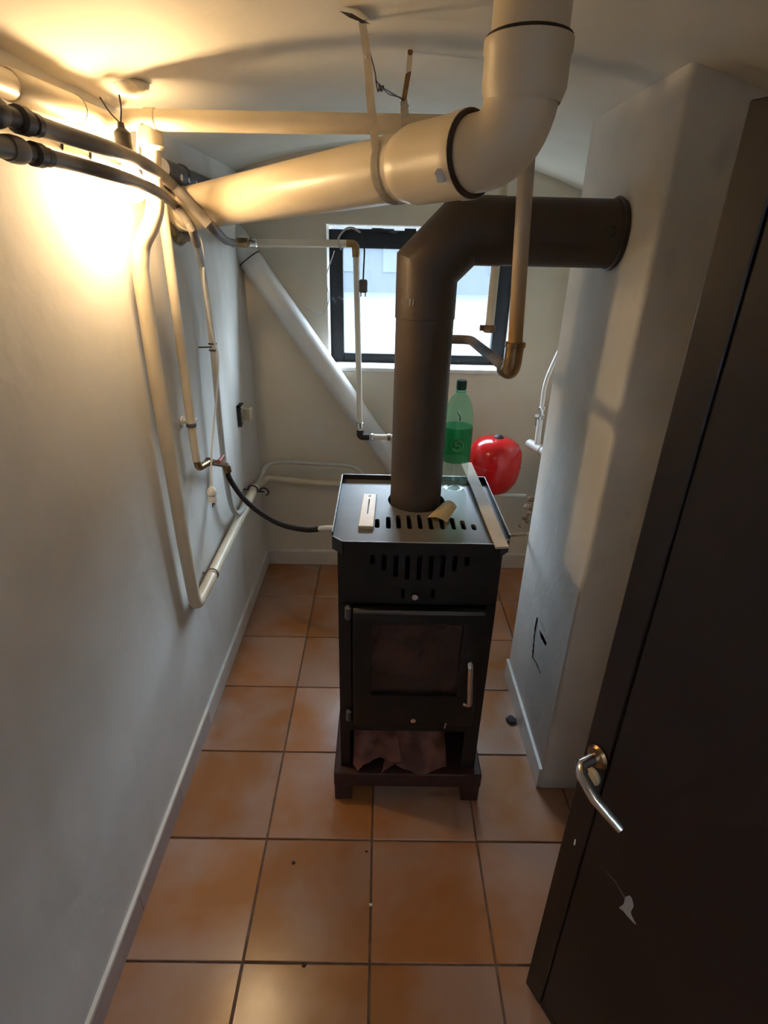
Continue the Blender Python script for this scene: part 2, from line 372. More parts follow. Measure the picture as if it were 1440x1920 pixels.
# window
win = thing('window_1', (0, YW, WZ0), 'small black framed basement window with dirty glass', 'window', kind='structure')
FW = .062
def frame_bar(nm, a, b):
    bm = B(); box(bm, a, b, .006, seg=2); return obj(nm, bm, 'winframe', win)
frame_bar('frame_bar', (WX0+.004, YW, WZ0+.004), (WX0+.07, YW+.05, WZ1-.02))
frame_bar('frame_bar', (WX1-.075, YW, WZ0+.004), (WX1-.004, YW+.05, WZ1-.02))
frame_bar('frame_bar', (WX0+.07, YW+.001, WZ0+.004), (WX1-.075, YW+.049, WZ0+.05))
frame_bar('frame_bar', (WX0+.07, YW+.001, WZ1-.10), (WX1-.075, YW+.049, WZ1-.02))
bm = B()   # peeling lip of filler above the frame
for k in range(14):
    x = WX0+.05+k*.052; h = random.uniform(.006, .02); box(bm, (x, YW-.006, WZ1-.030), (x+.054, YW+.02, WZ1-.03+h))
obj('filler_edge', bm, 'winframe', win, smooth=0)
bm = B(); box(bm, (WX0+.066, YW+.02, WZ0+.045), (WX1-.07, YW+.024, WZ1-.095)); obj('pane', bm, 'glass', win, smooth=0)
for nm, a, b in (('reveal', (WX0-.001, YB-.002, WZ0), (WX0+.004, YW+.1, WZ1)), ('reveal', (WX1-.004, YB-.002, WZ0), (WX1+.001, YW+.1, WZ1)),
                 ('reveal', (WX0, YB-.002, WZ1-.004), (WX1, YW+.1, WZ1+.001))):
    bm = B(); box(bm, a, b); obj(nm, bm, 'caulk', win, smooth=0)
bm = B(); box(bm, (WX0-.003, YB-.012, WZ0-.018), (WX1+.003, YW+.1, WZ0+.004), .004); obj('window_sill', bm, 'caulk', win)
# light portal at the opening (helps sampling the sky only, gives no light itself)
pl = bpy.data.lights.new('window_portal', 'AREA'); pl.shape = 'RECTANGLE'; pl.size = WX1-WX0; pl.size_y = WZ1-WZ0; pl.cycles.is_portal = True
po = bpy.data.objects.new('window_portal', pl); COL.objects.link(po); po.location = ((WX0+WX1)/2, YBO+.01, (WZ0+WZ1)/2); po.rotation_euler = (math.radians(-90), 0, 0)
# outside
bm = B(); box(bm, (-9, YBO, .9), (9, 16, 1.06)); tag(obj('ground_outside', bm, 'pave', smooth=0), 'pale paved yard seen through the window', 'ground', kind='structure')
ob = thing('outbuilding', (0, 9, 1.06), 'pale blurred outbuilding across the yard seen through the window', 'building')
bm = B(); box(bm, (-6, 9, 1.06), (7, 9.4, 3.4)); obj('wall', bm, 'render', ob, smooth=0)
bm = B(); box(bm, (-6.1, 8.9, 3.4), (7.1, 9.5, 3.5)); obj('roof_edge', bm, 'pave', ob, smooth=0)
for k in range(9):
    bm = B(); box(bm, (-3.2+k*.8, 8.985, 1.35), (-2.75+k*.8, 9.0, 1.75)); obj('vent_window', bm, 'pave', ob, smooth=0)

# ------------------------------------------------------------------ stove
SX, SY = .115, 1.28                         # stove axis and front plane
stove = thing('wood_stove', (SX, 1.47, 0), 'tall black metal wood stove with a glazed firebox door', 'stove')
x0, x1, yb = SX-.222, SX+.222, 1.665
ZB, ZT = .135, .985
bm = B()                                     # casing: sides and back
box(bm, (x0, SY+.004, ZB), (x0+.012, yb, ZT), .003); box(bm, (x1-.012, SY+.004, ZB), (x1, yb, ZT), .003); box(bm, (x0+.012, yb-.012, ZB), (x1-.012, yb, ZT))
obj('casing', bm, 'stove', stove)
bm = B(); box(bm, (x0+.013, SY+.05, .35), (x1-.013, yb-.02, .93)); obj('firebox', bm, 'void', stove, smooth=0)
bm = B(); box(bm, (x0+.013, SY+.22, ZB), (x1-.013, SY+.235, .35)); obj('ash_niche_back', bm, 'void', stove, smooth=0)
# front panel with slots
bm = B(); box(bm, (x0, SY, .792), (x1, SY+.008, ZT)); fp = obj('front_panel', bm, 'stove', stove, smooth=0)
c = B(); RX = Matrix.Translation((0, SY+.02, 0)) @ Matrix.Rotation(math.radians(90), 4, 'X')
tops = [.955]*9; lens = [.034, .052, .072, .080, .082, .080, .072, .052, .034]
for k in range(9):
    prism(c, stadium(SX-.128+k*.032, .952-lens[k]/2, .013, lens[k]), .04, RX)
for dx in (-.042, .042): prism(c, stadium(SX+dx, .826, .010, .034), .04, RX)
cut(fp, c).materials.append(M['stove'])
def stove_knob(u, v, r=.011):
    p = on(u, v, 1, SY-.012)
    bm = B(); lathe(bm, [(0, -.022), (r*.8, -.022), (r, -.016), (r, -.008), (r*.45, -.004), (r*.45, .016), (0, .016)], 16, along(p, (0, 1, 0)))
    return obj('air_knob', bm, 'chrome', stove)
stove_knob(777, 1112); stove_knob(774, 1342, .010)
# firebox door
dz0, dz1, dx0, dx1 = .345, .785, x0+.040, x1-.028
bm = B(); box(bm, (dx0, SY-.022, dz0), (dx1, SY+.006, dz1), .007, seg=2); door = obj('firebox_door', bm, 'stove', stove)
c = B(); box(c, (dx0+.055, SY-.04, .47), (dx1-.06, SY+.02, .735)); cut(door, c).materials.append(M['stove'])
bm = B(); box(bm, (dx0+.05, SY-.010, .465), (dx1-.055, SY-.006, .74)); obj('door_glass', bm, 'glassdark', door, smooth=0)
bm = B(); box(bm, (dx0+.004, SY-.026, dz1-.014), (dx1-.004, SY-.018, dz1-.002), .003); obj('door_rim', bm, 'stovetop', door)
pa, pb = on(882, 1248, 1, SY-.05), on(880, 1322, 1, SY-.05)
bm = B(); tube(bm, fillet([pa+Vector((-.004, .035, 0)), pa+Vector((0, 0, 0)), pb, pb+Vector((-.012, .01, -.006))], .014), .0085, 12); obj('door_handle', bm, 'chrome', door)
for zz in (.765, .375):
    bm = B(); ring(bm, (x0+.028, SY-.010, zz), (0, 0, 1), .010, .05, 14); obj('hinge', bm, 'stovetop', stove)
# lower front: lintel, stiles, ledge
bm = B(); box(bm, (x0, SY, .30), (x1, SY+.008, .345)); box(bm, (x0, SY, ZB), (x0+.030, SY+.008, .30)); box(bm, (x1-.045, SY, ZB), (x1, SY+.008, .30))
obj('lower_front', bm, 'stove', stove, smooth=0)
bm = B(); box(bm, (x0, SY-.004, .345), (x0+.036, SY+.006, .792)); obj('door_stile', bm, 'stove', stove, smooth=0)
bm = B(); box(bm, (x1-.026, SY-.002, .345), (x1, SY+.006, .792)); obj('door_stile', bm, 'stove', stove, smooth=0)
bm = B(); box(bm, (x0-.022, SY-.030, .075), (x1+.022, yb+.01, ZB), .004); obj('plinth', bm, 'foot', stove)
for sx in (-1, 1):
    for yy in (SY-.022, yb-.06):
        xa = SX+sx*.243; xb = SX+sx*.185
        bm = B(); box(bm, (min(xa, xb), yy, 0), (max(xa, xb), yy+.06, .076), .003); obj('foot', bm, 'foot', stove)
# ash rod
pp = on(835, 1355, 1, SY-.01); bm = B(); tube(bm, [pp+Vector((0, -.01, .012)), pp+Vector((-.003, -.01, -.012))], .003, 8); obj('latch_pin', bm, 'chrome', stove)
# lid: chamfered tray
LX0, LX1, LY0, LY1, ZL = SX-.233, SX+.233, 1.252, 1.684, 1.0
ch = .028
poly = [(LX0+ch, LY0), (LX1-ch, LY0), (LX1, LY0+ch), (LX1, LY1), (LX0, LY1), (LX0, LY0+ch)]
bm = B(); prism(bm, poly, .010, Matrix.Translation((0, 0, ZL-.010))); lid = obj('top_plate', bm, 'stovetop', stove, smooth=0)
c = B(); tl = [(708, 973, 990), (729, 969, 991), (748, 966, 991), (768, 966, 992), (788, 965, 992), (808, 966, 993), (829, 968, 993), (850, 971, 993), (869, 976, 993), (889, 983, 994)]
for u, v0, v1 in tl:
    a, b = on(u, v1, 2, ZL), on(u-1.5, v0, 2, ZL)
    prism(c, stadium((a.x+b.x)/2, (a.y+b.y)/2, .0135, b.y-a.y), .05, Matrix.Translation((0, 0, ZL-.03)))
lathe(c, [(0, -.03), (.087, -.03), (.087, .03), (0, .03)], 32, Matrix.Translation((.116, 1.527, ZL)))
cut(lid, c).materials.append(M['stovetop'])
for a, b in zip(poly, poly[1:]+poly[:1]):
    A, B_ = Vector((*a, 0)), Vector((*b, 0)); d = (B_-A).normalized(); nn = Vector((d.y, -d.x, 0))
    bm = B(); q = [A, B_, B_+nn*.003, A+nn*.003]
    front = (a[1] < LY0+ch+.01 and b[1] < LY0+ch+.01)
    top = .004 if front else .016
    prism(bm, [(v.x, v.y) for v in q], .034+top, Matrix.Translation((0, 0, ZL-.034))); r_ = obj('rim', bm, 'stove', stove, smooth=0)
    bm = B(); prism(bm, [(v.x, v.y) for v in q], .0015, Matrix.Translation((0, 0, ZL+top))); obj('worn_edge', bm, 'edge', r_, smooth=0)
bm = B(); box(bm, (x0+.002, SY+.002, .94), (x1-.002, yb, .9405)); obj('inner_baffle', bm, 'void', stove, smooth=0)

# flue pipe
PX, PY, PR, ZH = .113, 1.527, .0785, 1.735
flue = thing('flue_pipe', (PX, PY, ZL), 'brown enamelled flue pipe from stove into chimney', 'flue pipe')
zs = on(790, 578, 1, PY-.07).z
bm = B(); lathe(bm, [(0, .945), (PR-.002, .945), (PR-.002, zs), (0, zs)], 40, Matrix.Translation((PX, PY, 0))); obj('lower_pipe', bm, 'stovepipe', flue)
# mitred elbow: two 45 degree joints
k_ = .066
zc = ZH
def mitre(bm, pts, r, seg=40):
    pts = [Vector(p) for p in pts]; rings = []
    for i, p in enumerate(pts):
        d0 = (p-pts[i-1]).normalized() if i else (pts[1]-p).normalized(); d1 = (pts[i+1]-p).normalized() if i < len(pts)-1 else d0
        nrm = (d0+d1).normalized(); side = Vector((0, 1, 0)); up = d0.cross(side).normalized(); rr = []
        for k in range(seg):
            q = side*math.cos(2*math.pi*k/seg)*r+up*math.sin(2*math.pi*k/seg)*r
            t = -(q.dot(nrm))/d0.dot(nrm); rr.append(bm.verts.new(p+q+d0*t))
        rings.append(rr)
    for a, b in zip(rings, rings[1:]):
        for k in range(seg): bm.faces.new((a[k], a[(k+1) % seg], b[(k+1) % seg], b[k]))
bm = B(); mitre(bm, [(PX, PY, zs-.03), (PX, PY, zc-.085), (PX+.085, PY, zc), (PX+.18, PY, zc)], PR); obj('elbow', bm, 'stovepipe', flue, smooth=25)
bm = B(); tube(bm, [(PX+.165, PY, zc), (XC+.03, PY, zc)], PR-.0012, 40); obj('horizontal_pipe', bm, 'stovepipe', flue)
bm = B(); torus(bm, (XC-.012, PY, zc), (1, 0, 0), PR+.001, .0045, 40, 8); obj('end_bead', bm, 'dark', flue)
bm = B(); torus(bm, (PX, PY, zs-.028), (0, 0, 1), PR-.0008, .0016, 40, 6); obj('seam', bm, 'stovepipe', flue)
q = on(1160, 438, 1, PY-.07); bm = B(); lathe(bm, [(0, -.006), (.008, -.006), (.012, .0), (.012, .02), (0, .02)], 14, along((XC-.045, PY-PR+.001, ZH+.005), (0, 1, 0))); obj('bolt', bm, 'dark', flue)
for k, (u, dz) in enumerate(((755, .004), (762, .008), (769, .009), (775, .008))):   # pale chalk ticks above the seam
    p = on(u, 568, 1, PY-PR); bm = B()
    dx = p.x-PX; yy = PY-math.sqrt(max(PR**2-dx*dx, 0))-.0008
    tube(bm, [(p.x, yy, p.z-dz), (p.x+.001, yy, p.z+dz)], .0011, 6); obj('chalk_mark', bm, 'edge', flue)

# ------------------------------------------------------------------ things on the stove
# bottle
bx, by = .240, 1.628
bt = thing('plastic_bottle', (bx, by, ZL), 'large green plastic bottle with dark cap on the stove top', 'bottle')
tm = Matrix.Translation((bx, by, ZL+.0005))
bm = B(); lathe(bm, [(.043, .112), (.044, .120), (.0435, .2), (.044, .222), (.0425, .245), (.037, .272), (.027, .294), (.017, .305), (.0135, .312), (.0135, .318)], 32, tm); obj('shoulder', bm, 'bottle', bt)
bm = B(); lathe(bm, [(0, .010), (.012, .004), (.026, .0), (.034, .002), (.040, .014), (.043, .034), (.042, .06), (.043, .112)], 32, tm); obj('base', bm, 'bottlebase', bt)
bm = B(); lathe(bm, [(.0445, .098), (.0447, .10), (.0447, .205), (.0445, .207)], 32, tm); lb = obj('label', bm, 'label', bt)
bm = B(); torus(bm, Vector((bx, by, ZL+.313)), (0, 0, 1), .0155, .002, 20, 6); obj('neck_ring', bm, 'bottle', bt)
bm = B(); lathe(bm, [(0, .345), (.014, .345), (.0155, .342), (.0155, .320), (.014, .318), (0, .318)], 24, tm); obj('cap', bm, 'cap', bt)
# round emblem with an S on the label, printed
em = B(); c0 = Vector((bx, by, ZL+.158))
def lab(a, z, off=.0003): return Vector((bx+(.0448+off)*math.sin(a), by-(.0448+off)*math.cos(a), ZL+z))
tube(em, [lab(-.1+.42*math.cos(t), .158+.0185*math.sin(t)) for t in [2*math.pi*k/24 for k in range(25)]], .0010, 6, False)
S = [(.18, .168), (.05, .172), (-.16, .170), (-.27, .164), (-.16, .159), (0, .157), (.08, .152), (-.02, .146), (-.2, .144), (-.33, .148)]
tube(em, smooth_path([lab(a, z) for a, z in S], 4), .0022, 6); obj('printed_emblem', em, 'emblem', lb)
p = Vector((bx, by, 0)); em = B(); tube(em, smooth_path([Vector((bx-.012, by-.0395, ZL+.262)), Vector((bx-.008, by-.0405, ZL+.255)), Vector((bx-.002, by-.042, ZL+.245)), Vector((bx-.003, by-.0428, ZL+.236))], 4), [.0008]*4+[.0016]*6+[.0026]*3, 6); obj('tape_scrap', em, 'cap', bt)

# white slotted plate
a, b = on(686, 992, 2, ZL), on(694, 931, 2, ZL)
d = (b-a); d.z = 0; L = d.length; ang = math.atan2(d.y, d.x)-math.pi/2
mt_ = Matrix.Translation((a.x, a.y, ZL+.0005)) @ Matrix.Rotation(ang, 4, 'Z')
sp = thing('slotted_plate', (a.x, a.y, ZL), 'narrow white plate with a slit and hole on the stove top', 'plate')
bm = B(); box(bm, (-.021, 0, 0), (.021, L, .009), .002, mt_); q = obj('plate', bm, 'white', sp)
c = B(); box(c, (-.002, L*.35, -.01), (.002, L*.83, .03), 0, mt_); lathe(c, [(0, -.01), (.0045, -.01), (.0045, .03), (0, .03)], 14, mt_ @ Matrix.Translation((0, L*.92, 0)))
cut(q, c).materials.append(M['white'])
bm = B(); box(bm, (-.0208, -.0012, .0005), (.0208, 0, .0085), 0, mt_); obj('end_edge', bm, 'beigebox', sp, smooth=0)

# whitewashed lath, lying on the rim, one end over the front edge
zl = ZL+.019
fa, fb = on(922, 1024, 2, zl-.012), on(944, 1021, 2, zl-.012)
ba, bb = on(866, 857, 2, 1.055), on(881, 856, 2, 1.055)
bm = B()
def quad(p0, p1, p2, p3, th):
    vs_ = [bm.verts.new(p) for p in (p0, p1, p2, p3)]+[bm.verts.new(Vector(p)+Vector((0, 0, th))) for p in (p0, p1, p2, p3)]
    for f in ((3, 2, 1, 0), (4, 5, 6, 7), (0, 1, 5, 4), (1, 2, 6, 5), (2, 3, 7, 6), (3, 0, 4, 7)): bm.faces.new([vs_[i] for i in f])
f0 = Vector((.302, 1.222, ZL+.0065)); f1 = Vector((.336, 1.226, ZL+.0065))
g1 = Vector((.322, 1.80, ZL+.0185)); g0 = Vector((.286, 1.80, ZL+.0185))
quad(f0, f1, g1, g0, .006)
tag(obj('wooden_lath', bm, 'lath', smooth=0), 'long whitewashed lath lying along the right of the stove top', 'lath')

# curled cardboard piece
bm = B(); n = 8; rows = []
P00, P10, P11, P01 = on(800, 972, 2, ZL+.004), on(838, 981, 2, ZL+.004), on(857, 951, 2, ZL+.012), on(830, 944, 2, ZL+.006)
for i in range(n+1):
    s = i/n; row = []
    for k in range(n+1):
        t = k/n; p = (P00*(1-s)+P10*s)*(1-t)+(P01*(1-s)+P11*s)*t; p = p.copy(); p.z += .014*math.sin(math.pi*s)*(.6+.4*t)+.002
        row.append(bm.verts.new(p))
    rows.append(row)
for i in range(n):
    for k in range(n): bm.faces.new((rows[i][k], rows[i+1][k], rows[i+1][k+1], rows[i][k+1]))
bmesh.ops.solidify(bm, geom=bm.faces[:], thickness=.0018)
tag(obj('cardboard_scrap', bm, 'card'), 'curled beige cardboard scrap over the stove top slots', 'cardboard')

# crumpled brown papers in the ash niche
def sheet(name, label, px, seed, y, zfold):
    rnd = random.Random(seed); bm = B(); c0 = [on(u, v, 1, y) for u, v in px]; n = 9; rows = []
    for i in range(n+1):
        s = i/n; row = []
        for k in range(n+1):
            t = k/n; p = (c0[0]*(1-s)+c0[1]*s)*(1-t)+(c0[3]*(1-s)+c0[2]*s)*t; p = p.copy()
            p.y += (1-t)*.09+.012*rnd.uniform(-1, 1)+.015*math.sin(s*9+seed); p.z = max(p.z+.006*rnd.uniform(-1, 1), ZB+.002)
            row.append(bm.verts.new(p))
        rows.append(row)
    for i in range(n):
        for k in range(n): bm.faces.new((rows[i][k], rows[i+1][k], rows[i+1][k+1], rows[i][k+1]))
    bmesh.ops.solidify(bm, geom=bm.faces[:], thickness=.0015)
    return tag(obj(name, bm, 'paper', smooth=60), label, 'paper')
sheet('crumpled_paper', 'crumpled brown paper in left of the stove ash niche', [(662, 1378), (738, 1372), (752, 1418), (662, 1436)], 3, SY-.010, 0)
sheet('crumpled_paper', 'flatter brown paper sheet hanging from right of the stove ash niche', [(750, 1378), (838, 1382), (838, 1444), (712, 1446)], 5, SY-.014, 0)

# ------------------------------------------------------------------ big cream drain pipe under the ceiling
bp = thing('drain_pipe', (.17, 1.19, 1.855), 'thick cream plastic drain pipe crossing below the ceiling', 'pipe')
KS = .90; R0 = .0625*KS                       # 110 mm pipe: distance follows from its apparent thickness
p0 = CAM+(on(352, 392, 0, XL)-CAM)*KS; p1 = CAM+(Vector((.150, 1.205, 1.850))-CAM)*KS; dd = (p1-p0).normalized()
p0 = p0+dd*((XL-.01-p0.x)/dd.x)
bm = B(); tube(bm, [p0, p1], R0, 32); obj('sloping_pipe', bm, 'pvc', bp)
vx, vy = .232*KS, 1.145*KS
corner = Vector((vx, vy, p1.z+(vx-p1.x)*dd.z/dd.x))
bm = B()
sockA = p1-dd*.1215
lathe(bm, [(R0, -.02), (.0612, -.004), (.0635, .01), (.0635, .112), (.0655, .117), (.0655, .135), (.0575, .135)], 32, along(sockA, dd)); obj('socket', bm, 'pvc', bp)
ringp = sockA+dd*.136
bm = B(); torus(bm, ringp, dd, .0595, .0050, 32, 8); obj('rubber_seal', bm, 'seal', bp)
zs2 = on(988, 118, 1, vy-.04).z
path = [ringp-dd*.03, ringp+dd*.012]
zst = corner.z+.09
A, Cc = path[-1], Vector((vx, vy, zst)); Q = Vector((vx, vy, corner.z))
path += [A*(1-t)**2+Q*2*t*(1-t)+Cc*t*t for t in [k/12 for k in range(1, 13)]]
bm = B(); tube(bm, path, R0, 32); obj('elbow', bm, 'pvc', bp)
bm = B(); lathe(bm, [(R0, -.012), (.0612, 0), (.0635, .007), (.0635, .047), (.0655, .050), (.0655, .065), (.0575, .065)], 32, Matrix.Translation((vx, vy, zst-.022))); obj('socket', bm, 'pvc', bp)
bm = B(); torus(bm, (vx, vy, zst+.0445), (0, 0, 1), .0595, .0045, 32, 8); obj('rubber_seal', bm, 'seal', bp)
bm = B(); tube(bm, [(vx, vy, zst), (vx, vy, ceil(vx)+.03)], R0, 32); obj('riser', bm, 'pvc', bp)
bm = B(); lathe(bm, [(R0, 0), (.0595, .004), (.0595, .026), (R0, .03)], 32, along(p0+dd*.085, dd)); obj('wall_collar', bm, 'pvc', bp)
bm = B(); lump(bm, ringp-dd*.03+Vector((-.03, -.048, -.030)), .010, 1.2, .7, 1.2, .3, 2, 3); obj('putty_blob', bm, 'pvcgrey', bp)
# foam packing around the hole in the left wall
bm = B()
rnd = random.Random(4)
for k in range(13):
    a = 2*math.pi*k/13; lump(bm, (XL+.008, p0.y+.092*math.cos(a), p0.z+.070*math.sin(a)), .022, .6, 1, 1, .35, 2, k)
tag(obj('foam_packing', bm, 'foam'), 'crumbling foam ring where the drain pipe enters the left wall', 'foam')

# strap hangers
def strap(name, label, pts, w, mt_, wrap=None):
    """flat band along pts, width along y-ish"""
    th = thing(name, pts[0], label, 'strap')
    pts = [Vector(p) for p in pts]; bm = B(); n = len(pts); rows = []
    for i, p in enumerate(pts):
        d = (pts[min(i+1, n-1)]-pts[max(i-1, 0)]).normalized(); s = Vector((1, -.25, 0)).normalized(); s = (s-d*s.dot(d)).normalized()
        rows.append((bm.verts.new(p-s*w/2), bm.verts.new(p+s*w/2)))
    for a, b in zip(rows, rows[1:]): bm.faces.new((a[0], a[1], b[1], b[0]))
    bmesh.ops.solidify(bm, geom=bm.faces[:], thickness=.0016)
    obj('band', bm, mt_, th, smooth=40); return th
def pipe_pt(u):                              # point on the sloping pipe axis seen in image column u
    best = None
    for k in range(400):
        p = p0+(p1-p0)*k/400; d = p-CAM; z = d.dot(Fv); uu = 720+FPX*d.dot(Rv)/z
        if best is None or abs(uu-u) < best[0]: best = (abs(uu-u), p)
    return best[1]
ax = pipe_pt(742)
s1t = on(678, 45, 2, 2.084); s1m = Vector((ax.x-.012, ax.y-R0*.8, ax.z+.10))
h1 = thing('strap_hanger', (s1t.x, s1t.y, s1t.z), 'long cream metal strap looped around the drain pipe', 'strap')
side = dd
def wrap_pts(c, a0, a1, n=12, r=R0+.002):
    n1 = Vector((dd.y, -dd.x, 0)).normalized(); n2 = dd.cross(n1).normalized()
    if n2.z < 0: n2 = -n2
    if n1.y > 0: n1 = -n1
    return [c+(n1*math.cos(a)+n2*math.sin(a))*r for a in [a0+(a1-a0)*k/n for k in range(n+1)]]
def band(bm, pts, w, sdir):
    n = len(pts); rows = []
    for i, p in enumerate(pts):
        d = (pts[min(i+1, n-1)]-pts[max(i-1, 0)]).normalized(); s = (sdir-d*sdir.dot(d)).normalized()
        rows.append((bm.verts.new(p-s*w/2), bm.verts.new(p+s*w/2)))
    for a, b in zip(rows, rows[1:]): bm.faces.new((a[0], a[1], b[1], b[0]))
    bmesh.ops.solidify(bm, geom=bm.faces[:], thickness=.0016)
def px_u(p):
    d = p-CAM; return 720+FPX*d.dot(Rv)/d.dot(Fv)
ax = min((p0+(p1-p0)*k/400 for k in range(401)), key=lambda p: abs(px_u(wrap_pts(p, .35, .3, 1)[0])-703))
wp_ = wrap_pts(ax, .45, -2.2, 16)
s1c = wp_[0]+Vector((0, -.001, .004)); top_pts = [s1t+Vector((0, 0, .012)), s1t.lerp(s1c, .3)+Vector((.003, 0, 0)), s1t.lerp(s1c, .65), s1c]
bm = B(); band(bm, smooth_path([Vector(p) for p in top_pts], 5)[:-1]+wp_, .019, dd); obj('band', bm, 'strap', h1)
bm = B(); ring(bm, s1t.lerp(s1c, .28)+Vector((.003, -.003, 0)), (0, 1, 0), .004, .005, 10); obj('rivet', bm, 'chrome', h1)
bm = B(); fl = [on(u, v, 2, 2.082) for u, v in ((636, 19), (655, 17), (672, 24), (694, 44), (676, 42), (660, 24))]
vv = [bm.verts.new(p+Vector((0, 0, -.012 if i in (1, 2) else -.001))) for i, p in enumerate(fl)]; bm.faces.new(vv); bmesh.ops.solidify(bm, geom=bm.faces[:], thickness=.0015); obj('ceiling_flap', bm, 'stovetop', h1, smooth=0)
ax2 = pipe_pt(765); wp2 = wrap_pts(ax2, 2.75, 1.5, 6)
t2 = on(769, 104, 2, 2.082)
h2 = thing('strap_hanger', t2, 'short strap hanger with rusted bare section above the drain pipe', 'strap')
yy2 = t2.y; q1, q2, q3 = on(766, 135, 1, yy2-.004), on(757, 188, 1, yy2-.03), on(761, 248, 1, ax2.y+.01)
bm = B(); band(bm, [t2+Vector((0, 0, .006)), q1], .017, dd); obj('band', bm, 'strap', h2)
bm = B(); band(bm, smooth_path([q1, (q1+q2)/2, q2], 4), .0172, dd); obj('rusted_band', bm, 'rust', h2)
bm = B(); band(bm, [q2, q3]+wp2[3:], .017, dd); obj('band', bm, 'strap', h2)
bm = B(); ring(bm, q1+Vector((.002, -.003, .035)), (0, 1, .3), .006, .006, 10); obj('screw', bm, 'rust', h2)
bm = B()
wa = [on(684, 48, 1, s1t.y-.006), on(692, 90, 1, s1t.y-.006), on(703, 135, 1, s1t.y-.01), on(706, 152, 1, s1t.y), on(716, 163, 1, s1t.y+.02), on(735, 175, 1, (s1t.y+yy2)/2), on(760, 190, 1, yy2-.036), on(766, 200, 1, yy2-.03)]
tube(bm, smooth_path(wa, 6), .0013, 6)
wb = [on(704, 148, 1, s1t.y), on(709, 172, 1, s1t.y), on(713, 160, 1, s1t.y+.02), on(728, 176, 1, (s1t.y+yy2)/2), on(748, 182, 1, yy2-.03), on(758, 187, 1, yy2-.035)]
tube(bm, smooth_path(wb, 6), .0012, 6)
torus(bm, on(712, 164, 1, s1t.y+.012), (1, .2, .3), .006, .0012, 14, 5); torus(bm, on(717, 166, 1, s1t.y+.018), (1, .4, -.3), .005, .0012, 14, 5)
tag(obj('tie_wire', bm, 'dark'), 'thin dark wire twisted between the two strap hangers', 'wire')

# ------------------------------------------------------------------ cross pipe below the ceiling and drop with brass elbow
cp = thing('cross_pipe', (-.5, 1.45, 1.945), 'cream steel pipe crossing the room just below the ceiling', 'pipe')
ca = on(262, 225, 1, 1.45); cb = on(1000, 239, 1, 1.43)
bm = B(); tube(bm, fillet([ca+Vector((-.03, 0, 0)), cb, Vector((on(990, 262, 1, 1.30).x, 1.30, cb.z)), on(990, 262, 1, 1.30)], .03), .0205, 20); obj('pipe', bm, 'pipe', cp)
bm = B(); ring(bm, ca+(cb-ca)*.03, cb-ca, .0235, .030, 16); obj('union', bm, 'pipe', cp)
lp = Vector((-.572, 1.50, 0)); bm = B(); lump(bm, (lp.x, lp.y, ceil(lp.x)), .036, 1.3, 1.3, .5, .08, 3, 8); obj('plaster_lump', bm, 'ceil', cp)
dp = thing('drop_pipe', cb, 'rust stained cream drop pipe with brass elbow in front of the window', 'pipe')
d1 = on(965, 655, 1, 1.30); top = on(990, 262, 1, 1.30)
M['stained'] = mat('shaded_rust_stained_paint', (.50, .43, .33), .45, col2=(.44, .37, .27), scale=9)  # cream base darkened overall with the elbow's shade; rust mixed in lower down
nt = M['stained'].node_tree; bs = nt.nodes['Principled BSDF']; tcn = nt.nodes.new('ShaderNodeTexCoord'); sx_ = nt.nodes.new('ShaderNodeSeparateXYZ'); mr_ = nt.nodes.new('ShaderNodeMapRange')
mr_.inputs['From Min'].default_value = 1.74; mr_.inputs['From Max'].default_value = 1.53; mx_ = nt.nodes.new('ShaderNodeMix'); mx_.data_type = 'RGBA'; mx_.inputs[7].default_value = (.36, .20, .055, 1)
nt.links.new(tcn.outputs['Object'], sx_.inputs[0]); nt.links.new(sx_.outputs[2], mr_.inputs[0]); nt.links.new(mr_.outputs[0], mx_.inputs[0])
nt.links.new(bs.inputs['Base Color'].links[0].from_socket, mx_.inputs[6]); nt.links.new(mx_.outputs[2], bs.inputs['Base Color'])
bm = B(); tube(bm, [top+Vector((0, 0, .012)), top, d1], .0165, 18); obj('pipe', bm, 'stained', dp)
e0 = on(951, 694, 1, 1.30); e0.x = d1.x-.002
bm = B(); tube(bm, fillet([d1+Vector((0, 0, .012)), e0+Vector((0, 0, -.004)), e0+Vector((-.006, .045, -.004))], .03, 8), .0205, 18); obj('elbow', bm, 'brass', dp)
for p_, d_ in ((d1+Vector((0, 0, .010)), (0, 0, 1)),):
    bm = B(); ring(bm, p_, d_, .0235, .012, 18); obj('collar', bm, 'brass', dp)
bq = on(882, 637, 2, e0.z); be = Vector((PX+.012, bq.y, bq.z))
bm = B(); tube(bm, fillet([e0+Vector((-.005, .035, -.002)), bq, be, Vector((be.x, be.y, .80)), Vector((be.x, 1.66, .80))], .03, 6), .0135, 14); obj('return_pipe', bm, 'brownpipe', dp)
# capped stub in front of the window
sb = thing('capped_pipe_stub', on(917, 615, 1, 2.2), 'short capped pipe stub hanging before the window', 'pipe')
sa = on(918, 610, 1, 2.2); st = Vector((sa.x, sa.y, ceil(sa.x)+.02))
bm = B(); tube(bm, [sa, st], .0165, 16); obj('pipe', bm, 'pipe', sb)
bm = B(); ring(bm, sa+Vector((0, 0, -.012)), (0, 0, 1), .023, .028, 8); obj('end_cap', bm, 'rust', sb)
bm = B(); tube(bm, [sa+Vector((-.036, 0, -.010)), sa+Vector((.0, 0, -.010))], .011, 10); obj('side_plug', bm, 'rust', sb)

